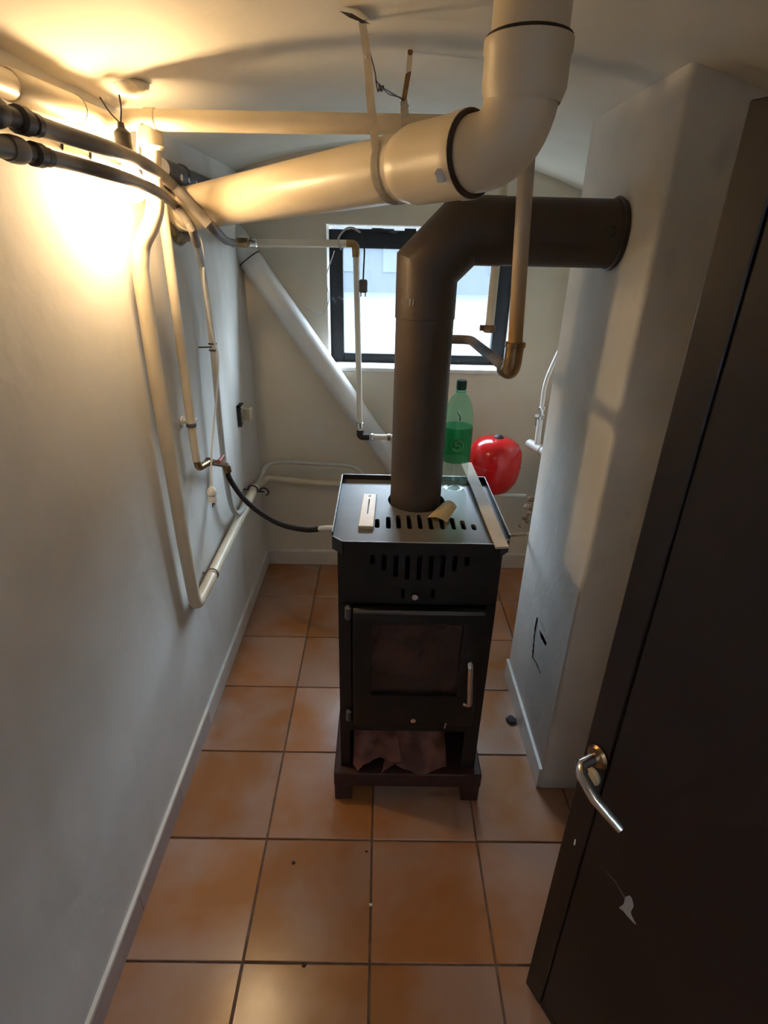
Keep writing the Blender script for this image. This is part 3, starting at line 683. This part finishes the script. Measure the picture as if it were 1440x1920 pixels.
# ------------------------------------------------------------------ left wall pipes
xp = -.612
def seg_px(pts): return [on(u, v, 0, x) for u, v, x in pts]
w1 = thing('ceiling_water_pipe', (xp, 1.1, 1.92), 'upper cream pipe with ring joint along top of the left wall', 'pipe')
A = on(0, 153, 0, xp); Bq = on(228, 240, 0, xp); dq = (Bq-A).normalized()
s0 = A-dq*((A.y-YF)/dq.y); bm = B(); tube(bm, [s0, Bq], .0215, 20); obj('pipe', bm, 'pvc', w1)
jt = on(140, 205, 0, xp); bm = B(); lathe(bm, [(.0215, -.22), (.0245, -.215), (.0245, 0), (.0215, .001)], 20, along(jt, dq)); obj('joint_sleeve', bm, 'pvc', w1)
bm = B(); torus(bm, jt, dq, .0232, .0022, 20, 6); obj('seal_ring', bm, 'dark', w1)
w2 = thing('wall_drain_pipe', (xp, 1.1, 1.84), 'lower shiny white pipe running behind the grey hoses on the left wall', 'pipe')
A = on(0, 247, 0, xp); Bq = on(340, 396, 0, xp); bend = on(290, 352, 0, xp); dq = (bend-A).normalized()
s0 = A-dq*((A.y-YF)/dq.y)
bm = B(); tube(bm, fillet([s0, bend, Bq, Vector((XL-.02, Bq.y+.035, Bq.z-.02))], .03), .0195, 20); obj('pipe', bm, 'pvc', w2)
for u, v in ((95, 268), (150, 286)):
    jt = on(u, v, 0, xp); bm = B(); torus(bm, jt, dq, .0205, .0028, 20, 6); obj('seal_ring', bm, 'dark', w2)
# dark peeling pipe in the far corner
A = on(300, 315, 0, -.60); Bq = on(430, 372, 0, -.59)
dk = thing('peeling_pipe', A, 'dark pipe with peeling paint in the far upper corner', 'pipe')
bm = B(); tube(bm, [A, Vector((A.x, 2.75, (A.z+Bq.z)/2))], .026, 18); obj('pipe', bm, 'charcoal', dk)
bm = B(); ring(bm, A+Vector((0, .17, 0)), (0, 1, 0), .029, .02, 16); obj('coupling', bm, 'dark', dk)
for k in range(3):
    bm = B(); p = on(341+k*14, 333+k*5, 0, -.563); lump(bm, p, .009-.002*k, .3, 1, 1, .3, 2, k+20); obj('paint_flake', bm, 'white', dk)

# S bent riser on the left wall, turning along the wall near the floor
sp_ = thing('bent_riser', (-.6, 1.5, .58), 'thick cream riser with an S bend on the left wall beside the bulb', 'pipe')
S0 = [on(283, 262, 1, 1.455), on(286, 330, 1, 1.465)]
pts = S0+[on(291, 385, 1, 1.475), on(283, 422, 1, 1.485), on(266, 460, 1, 1.49), on(263, 505, 1, 1.495)]
y_r = 1.505
low = Vector((-.612, 1.535, .60))
pts = smooth_path(pts, 5)+[Vector((-.610, y_r, 1.35)), Vector((-.612, 1.520, .85)), Vector((-.612, 1.53, .66))]
run_end = on(478, 914, 0, -.60)
corn = Vector((-.612, 1.538, .578))
bm = B(); tube(bm, pts[:-1]+fillet([pts[-2], corn, Vector((-.612, 1.70, .582)), run_end], .05)[1:], .0205, 18); obj('pipe', bm, 'pipe', sp_)
bm = B(); ring(bm, S0[0]+Vector((0, 0, .005)), (0, 0, 1), .0265, .05, 18); obj('top_coupling', bm, 'pipe', sp_)
bm = B(); ring(bm, S0[0]+Vector((.035, 0, .03)), (1, 0, 0), .014, .05, 12); obj('side_plug', bm, 'brass', sp_)
cl = on(404, 1098, 0, -.605); bm = B(); torus(bm, (cl.x-.006, cl.y, .588), (0, 1, 0), .0225, .003, 20, 6); tube(bm, [(XL, cl.y, .592), (cl.x-.02, cl.y, .592)], .005, 8); obj('wall_clip', bm, 'hose', sp_)
# back run along the end wall to the stove
bk = thing('back_wall_pipe', (-.3, 2.74, .53), 'white pipe low on the end wall leading behind the stove', 'pipe')
re2 = Vector((-.60, 2.735, .545))
bm = B(); tube(bm, fillet([run_end, Vector((-.60, 2.745, .56)), Vector((-.30, 2.745, .535)), Vector((-.03, 2.745, .53)), Vector((-.03, 1.67, .53))], .05), .0165, 14); obj('pipe', bm, 'pipe', bk)
for k, (u, v) in enumerate(((474, 918), (495, 922))):
    p = on(u, v, 0, -.60); bm = B(); torus(bm, p, (0, 1, .2), .0235, .004, 16, 6, 0, math.pi*1.4); tube(bm, [p, (XL, p.y, p.z)], .004, 6); obj('pipe_clip', bm, 'dark', bk)

# supply pipe with red handled valve and black hose
vp = thing('valve_pipe', (-.61, 1.73, 1.0), 'slim cream pipe ending in a red handled valve on the left wall', 'pipe')
v0 = on(312, 380, 0, -.615); v1 = on(363, 790, 0, -.612); v2 = on(376, 862, 0, -.612)
v0.y = v1.y = 1.73
bm = B(); tube(bm, [Vector((-.615, 1.74, 1.90)), Vector((-.613, 1.735, 1.6)), v1], .0145, 14); obj('pipe', bm, 'pipe', vp)
bm = B(); ring(bm, v1+Vector((0, 0, -.004)), (0, 0, 1), .0165, .014, 14); obj('coupling', bm, 'stovetop', vp)
bm = B(); tube(bm, [v1, Vector((-.612, 1.735, v2.z+.01))], .0135, 14); obj('lower_pipe', bm, 'pipe', vp)
br = on(350, 790, 0, -.63); bm = B(); tube(bm, [(XL, br.y, br.z), (-.615, br.y, br.z)], .008, 10); ring(bm, (XL+.003, br.y, br.z), (1, 0, 0), .018, .006, 16); ring(bm, (-.61, br.y+.01, br.z), (0, 1, 0), .009, .035, 12); obj('wall_bracket', bm, 'white', vp)
vA = Vector((-.612, 1.735, v2.z+.01)); vB = on(392, 866, 0, -.60); vC = on(424, 872, 0, -.59)
bm = B(); tube(bm, fillet([vA, vA+Vector((0, .01, -.03)), vB], .02), .012, 12); obj('elbow', bm, 'brass', vp)
bm = B(); tube(bm, [vB, vB*.4+vC*.6, vC], [.014, .012, .011], 12); obj('valve_body', bm, 'chrome', vp)
hexp = vB*.8+vC*.2; bm = B(); hexnut(bm, vB, vC-vB, .017, .018); obj('valve_nut', bm, 'brass', vp)
bm = B(); mid = vB*.65+vC*.35; tube(bm, [mid, mid+Vector((.03, 0, .02))], .006, 8); box(bm, (mid.x+.022, mid.y-.05, mid.z+.016), (mid.x+.034, mid.y+.012, mid.z+.030), .003); obj('valve_lever', bm, 'handlered', vp)
bh = thing('black_hose', vC, 'black rubber hose drooping from the valve to the stove', 'hose')
hp = [vC+Vector((0, -.005, .008)), on(430, 900, 0, -.575), on(460, 940, 0, -.535), on(515, 978, 0, -.46), on(573, 993, 0, -.36), on(605, 992, 0, -.29), Vector((x0+.01, 1.62, .70))]
hp = [vC, on(432, 900, 1, 1.97), on(466, 944, 1, 1.92), on(520, 980, 1, 1.86), on(573, 993, 1, 1.79), on(612, 990, 1, 1.72), Vector((x0+.005, 1.60, on(640, 985, 1, 1.62).z))]
sm = smooth_path(hp, 6); cutk = int(len(sm)*.78)
bm = B(); tube(bm, sm[:cutk+1], .0105, 12); obj('hose', bm, 'rubber', bh)
bm = B(); tube(bm, sm[cutk:], .0095, 12); obj('hose_tail', bm, 'hosepale', bh)
bm = B(); hexnut(bm, vC*.7+hp[1]*.3, hp[1]-vC, .016, .028); obj('hose_nut', bm, 'brass', bh)

# grey hoses from the left
def ry(u, v, x): return on(u, v, 0, x)
def infront(u, v, gap):                      # point on the plane touching the near side of the drain pipe
    n1 = Vector((dd.y, -dd.x, 0)).normalized(); n1 = -n1 if n1.y > 0 else n1
    o = p0+n1*(R0+gap); d = Fv+Rv*((u-720)/FPX)-Uv*((v-960)/FPX)
    return CAM+d*((o-CAM).dot(n1)/d.dot(n1))
ha = thing('grey_hose', (-.5, .9, 1.84), 'upper grey hose with dark couplings sweeping across the bulb', 'hose')
hpts = [ry(40, 226, -.51), ry(110, 249, -.51), ry(200, 278, -.485), on(250, 297, 1, 1.30), on(286, 317, 1, 1.395), infront(322, 346, .022), infront(362, 388, .018), infront(398, 428, .016), on(414, 443, 1, 1.95), on(426, 452, 1, 2.25)]
endp = on(432, 456, 0, -.607); endp = Vector((-.61, 2.50, 1.697))
d0 = (hpts[1]-hpts[0]).normalized()
bm = B(); tube(bm, smooth_path(hpts+[endp], 5), .0135, 14); obj('hose', bm, 'hose', ha)
bm = B(); ring(bm, hpts[0], d0, .018, .03, 16); ring(bm, hpts[0]-d0*.035, d0, .013, .05, 14); ring(bm, hpts[0]+d0*.03, d0, .0155, .02, 16); obj('coupling', bm, 'dark', ha)
far = Vector((-.52, YF, hpts[0].z)); q = hpts[0]-d0*.05
bm = B(); lathe(bm, [(0, 0), (.018, .002), (.0195, .02), (.0195, .04), (.017, .05), (0, .05)], 18, along(q-d0*.05, d0)); obj('coupling', bm, 'dark', ha)
bm = B(); tube(bm, [q-d0*.045, far], .0125, 14); obj('supply_pipe', bm, 'hose', ha)
hb = thing('grey_hose', (-.5, .9, 1.80), 'lower grey hose with couplings passing over the lit bulb', 'hose')
hq = [ry(68, 290, -.515), ry(140, 307, -.515), ry(215, 328, -.485), on(265, 345, 1, 1.33), on(295, 360, 1, 1.42), infront(326, 384, .03), infront(347, 408, .024), infront(363, 438, .020), ry(377, 490, -.585), ry(388, 560, -.60), ry(399, 650, -.60), ry(407, 740, -.60), ry(418, 850, -.60), ry(428, 920, -.60), ry(437, 955, -.60), ry(448, 962, -.60), ry(462, 945, -.60), ry(484, 905, -.595)]
tailp = [Vector((-.55, 2.62, .69)), Vector((-.35, 2.70, .665)), Vector((-.12, 2.66, .66)), Vector((-.05, 2.35, .655)), Vector((-.05, 1.67, .65))]
smh = smooth_path(hq, 5); kc = 7*5+2
d0 = (hq[1]-hq[0]).normalized()
bm = B(); tube(bm, smh[:kc+1], .0115, 14); obj('hose', bm, 'hose', hb)
bm = B(); tube(bm, smh[kc:]+smooth_path([hq[-1]]+tailp, 5)[1:], .0112, 14); obj('plastic_tube', bm, 'hosepale', hb)
bm = B(); ring(bm, hq[0], d0, .0165, .028, 16); ring(bm, hq[0]-d0*.03, d0, .012, .05, 14); ring(bm, hq[0]+d0*.025, d0, .0135, .02, 16); obj('coupling', bm, 'dark', hb)
q = hq[0]-d0*.03
bm = B(); lathe(bm, [(0, 0), (.016, .002), (.0175, .012), (.0175, .03), (.0165, .036), (0, .038)], 18, along(q-d0*.045, d0)); obj('coupling', bm, 'hose', hb)
bm = B(); tube(bm, [q-d0*.04, Vector((-.52, YF, q.z))], .0145, 14); obj('supply_pipe', bm, 'hose', hb)
cl = hq[10]; bm = B(); torus(bm, cl+Vector((0, 0, .01)), (0, .1, 1), .013, .003, 16, 6); torus(bm, cl-Vector((0, 0, .012)), (0, .1, 1), .013, .003, 16, 6); tube(bm, [cl+Vector((0, -.01, 0)), (XL, cl.y-.02, cl.z)], .003, 6); obj('wall_clip', bm, 'dark', hb)

# white heating pipe: along the end wall, down, elbow
wp = thing('white_heating_pipe', (-.13, 2.55, .87), 'thin white pipe dropping past the window to a dark elbow', 'pipe')
h0 = Vector((-.61, 2.52, 1.697)); h1_ = on(652, 457, 1, 2.55); h2_ = on(675, 808, 1, 2.55); h3 = on(735, 820, 1, 2.55)
bm = B(); tube(bm, [h0+Vector((.03, .0, 0)), h1_], .0155, 14); obj('upper_pipe', bm, 'pex', wp)
bm = B(); tube(bm, [h1_+Vector((.035, 0, -.03)), h2_], .0135, 14); obj('drop_pipe', bm, 'pex', wp)
bm = B(); tube(bm, fillet([h1_+Vector((-.005, 0, 0)), h1_+Vector((.033, 0, 0)), h1_+Vector((.035, 0, -.05))], .02), .0165, 14); obj('tee', bm, 'brass', wp)
bm = B(); hexnut(bm, h0+Vector((.03, 0, 0)), (1, 0, 0), .021, .05); obj('coupling', bm, 'brass', wp)
bm = B(); ring(bm, h0+Vector((.075, 0, 0)), (1, 0, 0), .020, .035, 14); obj('sleeve', bm, 'chrome', wp)
h2b = Vector((h2_.x, 2.55, h3.z))
bm = B(); tube(bm, fillet([h2_+Vector((0, 0, .005)), h2b, h2b+Vector((.045, 0, 0))], .015), .0165, 14); obj('elbow', bm, 'dark', wp)
bm = B(); ring(bm, h2_+Vector((0, 0, .03)), (0, 0, 1), .018, .03, 14); obj('sleeve', bm, 'chrome', wp)
for q_ in (.06, .14):
    bm = B(); ring(bm, h2b+Vector((q_, 0, 0)), (1, 0, 0), .018, .018, 14); obj('sleeve', bm, 'chrome', wp)
bm = B(); tube(bm, fillet([h2b+Vector((.05, 0, 0)), Vector((.10, 2.55, h2b.z)), Vector((.10, 1.67, h2b.z))], .03), .014, 14); obj('stub_pipe', bm, 'pex', wp)

# diagonal grey drain pipe on the end wall
dg_ = thing('diagonal_drain_pipe', (.06, 2.72, .6), 'pale grey drain pipe slanting down across the end wall', 'pipe')
q0 = on(452, 462, 1, 2.725); q1_ = on(705, 822, 1, 2.725); dv = (q1_-q0).normalized()
bm = B(); tube(bm, [q0-dv*.04, q1_+dv*.45], .053, 28); obj('pipe', bm, 'pvcgrey', dg_)
bm = B(); tube(bm, fillet([q0+dv*.02, q0-dv*.05, Vector((XL-.03, 2.725, q0.z+.03))], .05), .054, 24); obj('elbow', bm, 'pvcgrey', dg_)
bm = B(); torus(bm, q0+dv*.06, dv, .0535, .003, 24, 6); obj('seal_ring', bm, 'dark', dg_)

# ------------------------------------------------------------------ bulb in its holder
BX = -.56
bc = on(248, 350, 0, BX)
lamp = thing('bare_bulb', bc, 'lit bare bulb in a black holder hanging at the left wall', 'lamp')
bm = B(); lathe(bm, [(0, -.031), (.012, -.0295), (.022, -.022), (.0285, -.011), (.030, 0), (.0275, .013), (.021, .026), (.0155, .036), (.013, .046), (0, .047)], 28, Matrix.Translation(bc)); obj('bulb', bm, 'bulb', lamp)
sc = bc+Vector((-.004, 0, 0))
bm = B(); lathe(bm, [(0, .046), (.018, .046), (.0205, .05), (.0205, .075), (.017, .082), (.017, .10), (.008, .108), (.006, .118), (0, .118)], 20, Matrix.Translation(sc)); obj('bulb_holder', bm, 'socket', lamp)
tp = sc+Vector((0, 0, .116)); bm = B(); tube(bm, smooth_path([tp, tp+Vector((.002, .01, .03)), Vector((tp.x-.006, tp.y+.03, tp.z+.055))], 5), .0018, 8); obj('flex', bm, 'socket', lamp)
bm = B(); tube(bm, smooth_path([tp, tp+Vector((-.02, 0, .02)), tp+Vector((-.035, 0, .045))], 5), .0015, 6); obj('loose_wire', bm, 'socket', lamp)

# hanging cables with plugs
wc = thing('white_cable', on(397, 930, 0, -.57), 'white cable with plug hanging on the left wall', 'cable')
cps = [on(258, 246, 0, -.575), on(262, 300, 0, -.57), on(300, 352, 0, -.575), on(345, 395, 0, -.575), on(378, 455, 0, -.58), on(383, 540, 0, -.585), on(398, 628, 0, -.585), on(409, 670, 0, -.58), on(406, 740, 0, -.58), on(398, 830, 0, -.575), on(396, 880, 0, -.575), on(397, 918, 0, -.575)]
bm = B(); tube(bm, smooth_path(cps, 6), .0034, 8); obj('cable', bm, 'white', wc)
pb_ = cps[-1]; bm = B(); lathe(bm, [(0, .012), (.006, .012), (.012, .004), (.017, -.004), (.0175, -.016), (.0135, -.020), (.016, -.024), (.016, -.044), (0, -.044)], 16, Matrix.Translation(pb_)); obj('plug', bm, 'white', wc)
bm = B(); [tube(bm, [pb_+Vector((0, s, -.04)), pb_+Vector((0, s, -.062))], .0024, 8) for s in (-.0095, .0095)]; obj('plug_pins', bm, 'dark', wc)
bc_ = thing('black_cable', on(683, 535, 1, 2.52), 'short black cable with a grey plug hanging before the window', 'cable')
k1 = [on(640, 468, 1, 2.52), on(634, 450, 1, 2.51), on(645, 432, 1, 2.51), on(660, 427, 1, 2.51), on(676, 436, 1, 2.51), on(683, 465, 1, 2.51), on(682, 500, 1, 2.51), on(681, 526, 1, 2.51)]
bm = B(); tube(bm, smooth_path(k1[:5], 6), .0042, 8); obj('sheath', bm, 'hosepale', bc_)
bm = B(); tube(bm, smooth_path(k1[4:], 6), .0034, 8); obj('cable', bm, 'socket', bc_)
pp = k1[-1]; bm = B(); box(bm, (pp.x-.018, pp.y-.012, pp.z-.048), (pp.x+.018, pp.y+.012, pp.z+.004), .005); obj('plug', bm, 'plug', bc_)
bm = B(); [tube(bm, [pp+Vector((s, 0, -.045)), pp+Vector((s, 0, -.064))], .0024, 8) for s in (-.0095, .0095)]; obj('plug_pins', bm, 'plug', bc_)
bm = B(); lw = [on(652, 425, 1, 2.53), on(655, 445, 1, 2.535), on(650, 470, 1, 2.54), on(668, 485, 1, 2.56)]
lw2 = [on(627, 470, 1, 2.74), on(612, 520, 1, 2.74), on(617, 560, 1, 2.74), on(604, 592, 1, 2.74), on(570, 575, 1, 2.74)]
tube(bm, smooth_path(lw2, 6), .0022, 6)
tag(obj('loose_grey_wire', bm, 'hosepale'), 'thin grey wire looping beside the window reveal', 'wire')
bm = B(); tube(bm, smooth_path([on(385, 458, 1, 2.60), on(420, 462, 1, 2.60), on(500, 464, 1, 2.60), on(560, 461, 1, 2.6), on(640, 458, 1, 2.58)], 5), .0022, 6)
tag(obj('pale_wire', bm, 'hosepale'), 'thin pale wire sagging under the white horizontal pipe', 'wire')

# old junction box on the left wall
jb = thing('junction_box', on(450, 776, 0, XL), 'yellowed wall socket box with missing cover on the left wall', 'socket')
c0 = on(450, 776, 0, XL)
bm = B(); box(bm, (XL, c0.y-.042, c0.z-.036), (XL+.016, c0.y+.040, c0.z+.036), .004); obj('box', bm, 'beigebox', jb)
for a, b in (((-.052, -.046), (-.045, .05)), ((-.052, .044), (.01, .05)), ((.036, -.04), (.042, .012)), ((-.035, -.04), (-.03, .036))):
    bm = B(); box(bm, (XL+.0002, c0.y+a[0], c0.z+a[1]), (XL+.0172, c0.y+b[0], c0.z+b[1])); obj('gap', bm, 'grime', jb, smooth=0)
bm = B(); box(bm, (XL+.014, c0.y-.012, c0.z-.026), (XL+.052, c0.y+.034, c0.z+.028), .004); obj('insert', bm, 'beigebox', jb)

# ------------------------------------------------------------------ recess: expansion vessel, manifold, scraps
tc_ = on(926, 868, 1, 2.50)
tk = thing('expansion_vessel', (tc_.x, 2.5, .6), 'red rounded expansion vessel behind the stove', 'tank')
RT = .128; mtx = Matrix.Translation((tc_.x, 2.5, tc_.z)) @ Matrix.Rotation(math.radians(4), 4, 'Y')
prof = [(0, -.150), (.03, -.150), (.07, -.140), (.10, -.118), (.121, -.078), (.128, -.030), (.128, .030), (.121, .072), (.100, .104), (.07, .121), (.03, .129), (0, .130)]
bm = B(); lathe(bm, prof, 40, mtx); obj('vessel', bm, 'red', tk, smooth=60)
bm = B(); torus(bm, mtx @ Vector((0, 0, 0)), (math.sin(math.radians(4)), 0, 1), RT-.0005, .0025, 40, 6); obj('seam', bm, 'red', tk)
bm = B(); lathe(bm, [(0, .127), (.024, .127), (.024, .133), (.015, .140), (.006, .144), (0, .144)], 20, mtx); obj('air_cap', bm, 'socket', tk)
zpipe = on(945, 928, 1, 2.5).z
bm = B(); tube(bm, [mtx @ Vector((0, 0, -.149)), (tc_.x-.01, 2.5, zpipe-.01)], .012, 12); obj('stem', bm, 'brass', tk)
bm = B(); tube(bm, fillet([(.16, 1.67, zpipe), (.16, 2.5, zpipe), (on(986, 929, 1, 2.5).x, 2.5, zpipe)], .03), .0085, 12); tag(obj('thin_white_pipe', bm, 'white'), 'thin white pipe under the red vessel', 'pipe')
# manifold
mf = thing('valve_manifold', on(1000, 838, 1, 2.5), 'pale grey manifold with two chrome valves in the recess', 'manifold')
ma, mb = on(991, 831, 1, 2.52), on(1026, 850, 1, 2.40); mb2 = ma+(mb-ma)*1.9
bm = B(); lathe(bm, [(0, -.004), (.016, -.004), (.021, .002), (.022, .01), (.022, (mb2-ma).length), (0, (mb2-ma).length)], 18, along(ma, mb-ma)); obj('manifold_bar', bm, 'pvcgrey', mf)
bm = B(); torus(bm, ma+(mb-ma)*.72, mb-ma, .0225, .002, 18, 6); obj('seam_ring', bm, 'hose', mf)
vt = []
for k, (u, v, f) in enumerate(((1013, 782, .45), (1034, 796, 1.05))):
    base_ = ma+(mb-ma)*f; topv = on(u, v, 1, base_.y)
    bm = B(); tube(bm, [base_, topv], .0135, 12); obj('outlet_pipe', bm, 'white', mf)
    bm = B(); ring(bm, topv, (0, 0, 1), .018, .022, 6); tube(bm, [topv+Vector((0, 0, .005)), topv+Vector((0, 0, .045))], .011, 12); ring(bm, topv+Vector((0, 0, .04)), (0, 0, 1), .016, .016, 6); vb = obj('valve', bm, 'chrome', mf)
    bm = B(); box(bm, (topv.x-.032, topv.y-.022, topv.z+.004), (topv.x+.012, topv.y-.014, topv.z+.018), .003, None); tube(bm, [topv+Vector((-.022, -.018, .004)), topv+Vector((-.02, -.02, -.035))], .004, 8); obj('lever', bm, 'chrome', vb)
    vt.append(topv+Vector((0, 0, .045)))
bm = B(); tube(bm, smooth_path([vt[0], on(1022, 722, 1, vt[0].y), on(1036, 685, 1, vt[0].y-.01), on(1062, 632, 1, vt[0].y-.03), on(1085, 600, 1, vt[0].y-.05), Vector((XR-.03, vt[0].y-.05, 1.62))], 5), .0095, 10); obj('braided_hose', bm, 'white', mf)
bm = B(); tube(bm, smooth_path([vt[1], on(1043, 735, 1, vt[1].y), on(1052, 700, 1, vt[1].y), on(1072, 660, 1, vt[1].y-.02), Vector((XR-.02, vt[1].y-.03, 1.5))], 5), .0095, 10); obj('braided_hose', bm, 'hose', mf)
# rusty scrap tap and rod behind the stove
bm = B()
for k, (u, v, r) in enumerate(((996, 936, .014), (988, 950, .013), (992, 962, .011), (984, 970, .013), (988, 978, .010), (976, 986, .009), (998, 952, .015), (980, 982, .008))):
    lump(bm, on(u, v, 1, 2.2), r, 1.1, .9, 1, .22, 2, k+40)
rt = on(1000, 960, 1, 2.2); tube(bm, [rt, (rt.x+.2, 2.2, rt.z+.02)], .010, 10)
tag(obj('corroded_tap', bm, 'debris'), 'corroded brown tap fitting beside the chimney breast', 'tap')
bm = B(); r0 = on(950, 1005, 1, 1.72); r1 = on(1004, 1000, 1, 2.0); tube(bm, [(x1-.01, 1.66, r0.z+.003), r0, r1, r1+Vector((.12, .2, 0))], .006, 10)
tag(obj('rusty_rod', bm, 'rust'), 'thin rusty rod reaching from stove to chimney breast', 'rod')

# chimney breast scars: broken outline of an old soot hatch
sh = thing('soot_hatch', on(1000, 1230, 0, XC), 'broken dark outline of a plastered soot hatch on the chimney', 'hatch')
def crack(pts, w):
    bm = B(); p = [on(u, v, 0, XC) for u, v in pts]
    rnd = random.Random(len(pts)*7+int(w*1e4)); prev = None; sp2 = smooth_path(p, 4)
    tube(bm, [Vector((XC+.0002, q.y, q.z)) for q in sp2], [w*rnd.uniform(.5, 1.2) for _ in sp2], 6); return obj('crack', bm, 'grime', sh)
crack([(1008, 1158), (1003, 1185), (1001, 1210), (999, 1232)], .004); crack([(999, 1232), (1007, 1245), (1014, 1262)], .0035); crack([(1009, 1158), (1016, 1170), (1021, 1185)], .0012)
bm = B(); ha_ = [on(u, v, 0, XC-.0012) for u, v in ((1011, 1180), (1019, 1193), (1025, 1206), (1022, 1210), (1014, 1196))]; vv = [bm.verts.new(p) for p in ha_]; bm.faces.new(vv); bmesh.ops.solidify(bm, geom=bm.faces[:], thickness=.001); obj('chip', bm, 'handlered', sh, smooth=0)
# black lump by the skirting
bm = B(); pb3 = on(961, 1352, 2, 0); lump(bm, (pb3.x-.005, pb3.y, .008), .024, .9, .8, .36, .2, 2, 77)
tag(obj('black_lump', bm, 'grime'), 'small black lump on the floor against the chimney skirting', 'debris')
for k, (u, v) in enumerate(((551, 1618), (695, 1697), (570, 1810), (687, 1597))):
    bm = B(); p = on(u, v, 2, 0); lump(bm, (p.x, p.y, .0022), .006, 1, .8, .35, .35, 1, 90+k)
    lbl = ('dark crumb on the second near row of floor tiles', 'pale crumb on the joint before the stove', 'dark crumb on the nearest floor tile row', 'dark crumb on the tile joint below the stove')[k]
    tag(obj('floor_crumb', bm, 'white' if k == 1 else 'grime'), lbl, 'crumb')

# ------------------------------------------------------------------ open door
e_b = on(985, 1842, 2, .012); h_b = e_b+Vector((.043, -.085, 0)).normalized()*.80
hd = (h_b-e_b); hd.z = 0; DW = hd.length; hd.normalize()
nrm = Vector((hd.y, -hd.x, 0))                # face seen by the camera
if nrm.x > 0: nrm = -nrm
dm = Matrix(((hd.x, nrm.x, 0, e_b.x), (hd.y, nrm.y, 0, e_b.y), (0, 0, 1, 0), (0, 0, 0, 1)))
dtop = on(1405, 187, 1, e_b.y).z
dr = thing('door_1', e_b, 'dark brown wooden door standing open on the right', 'door', kind='structure')
bm = B(); box(bm, (0, -.040, .012), (DW, -.006, dtop), .003, dm); obj('leaf', bm, 'door', dr)
bm = B()
box(bm, (.0, -.008, .012), (.052, 0, dtop), .002, dm); obj('stile', bm, 'door', dr)
bm = B(); box(bm, (.056, -.008, .040), (DW-.056, .001, dtop-.06), .003, dm); obj('panel', bm, 'door', dr)
bm = B(); box(bm, (.0525, -.008, .0125), (DW-.053, -.0005, .036), .002, dm); obj('rail', bm, 'door', dr)
bm = B(); box(bm, (.0525, -.008, dtop-.056), (DW-.053, -.0005, dtop-.0005), .002, dm); obj('rail', bm, 'door', dr)
bm = B(); box(bm, (DW-.052, -.008, .012), (DW, 0, dtop), .002, dm); obj('stile', bm, 'door', dr)
def doorpt(u, v, off=0.0):
    d = Fv+Rv*((u-720)/FPX)-Uv*((v-960)/FPX); o = e_b+nrm*off
    return CAM+d*((o-CAM).dot(nrm)/d.dot(nrm))
r0 = doorpt(1122, 1418, .002); g0 = r0+nrm*.055
le = doorpt(1165, 1556, .045)
bm = B(); lathe(bm, [(0, -.002), (.021, -.002), (.023, .003), (.019, .008), (.011, .010), (0, .010)], 20, along(r0, nrm)); obj('rosette', bm, 'brass', dr)
kp = r0+Vector((0, 0, -.052)); bm = B(); lathe(bm, [(0, -.002), (.016, -.002), (.017, .003), (.013, .006), (0, .006)], 18, along(kp, nrm)); obj('key_rosette', bm, 'beigebox', dr)
bm = B(); tube(bm, [r0, g0-nrm*.012]+[g0-nrm*.012*(1-t)+(le-g0).normalized()*.016*t for t in (.4, .75, 1)]+[g0+(le-g0)*.5+nrm*.006, le], [.0105, .0105, .0108, .0108, .0105, .0105, .0085], 14, True); obj('lever_handle', bm, 'chrome', dr)
bm = B(); pl_ = [doorpt(u, v, .0022) for u, v in ((1172, 1682), (1182, 1680), (1188, 1698), (1183, 1712), (1193, 1734), (1180, 1722), (1168, 1708), (1161, 1702), (1169, 1695))]
bm.faces.new([bm.verts.new(p+(nrm*0)) for p in smooth_path(pl_+[pl_[0]], 4)[:-1]]); bmesh.ops.solidify(bm, geom=bm.faces[:], thickness=.0006); obj('paint_chip', bm, 'pvcgrey', dr, smooth=0)
bm = B(); tube(bm, [doorpt(1172, 1684, .0016), doorpt(1155, 1655, .0016), doorpt(1135, 1632, .0016)], [.0022, .0014, .0006], 6); obj('scratch', bm, 'stovetop', dr)
bm = B(); tube(bm, [doorpt(1079, 1574, .0005), doorpt(1077, 1583, .0005)], [.0015, .0022], 6); obj('chip', bm, 'pvcgrey', dr)
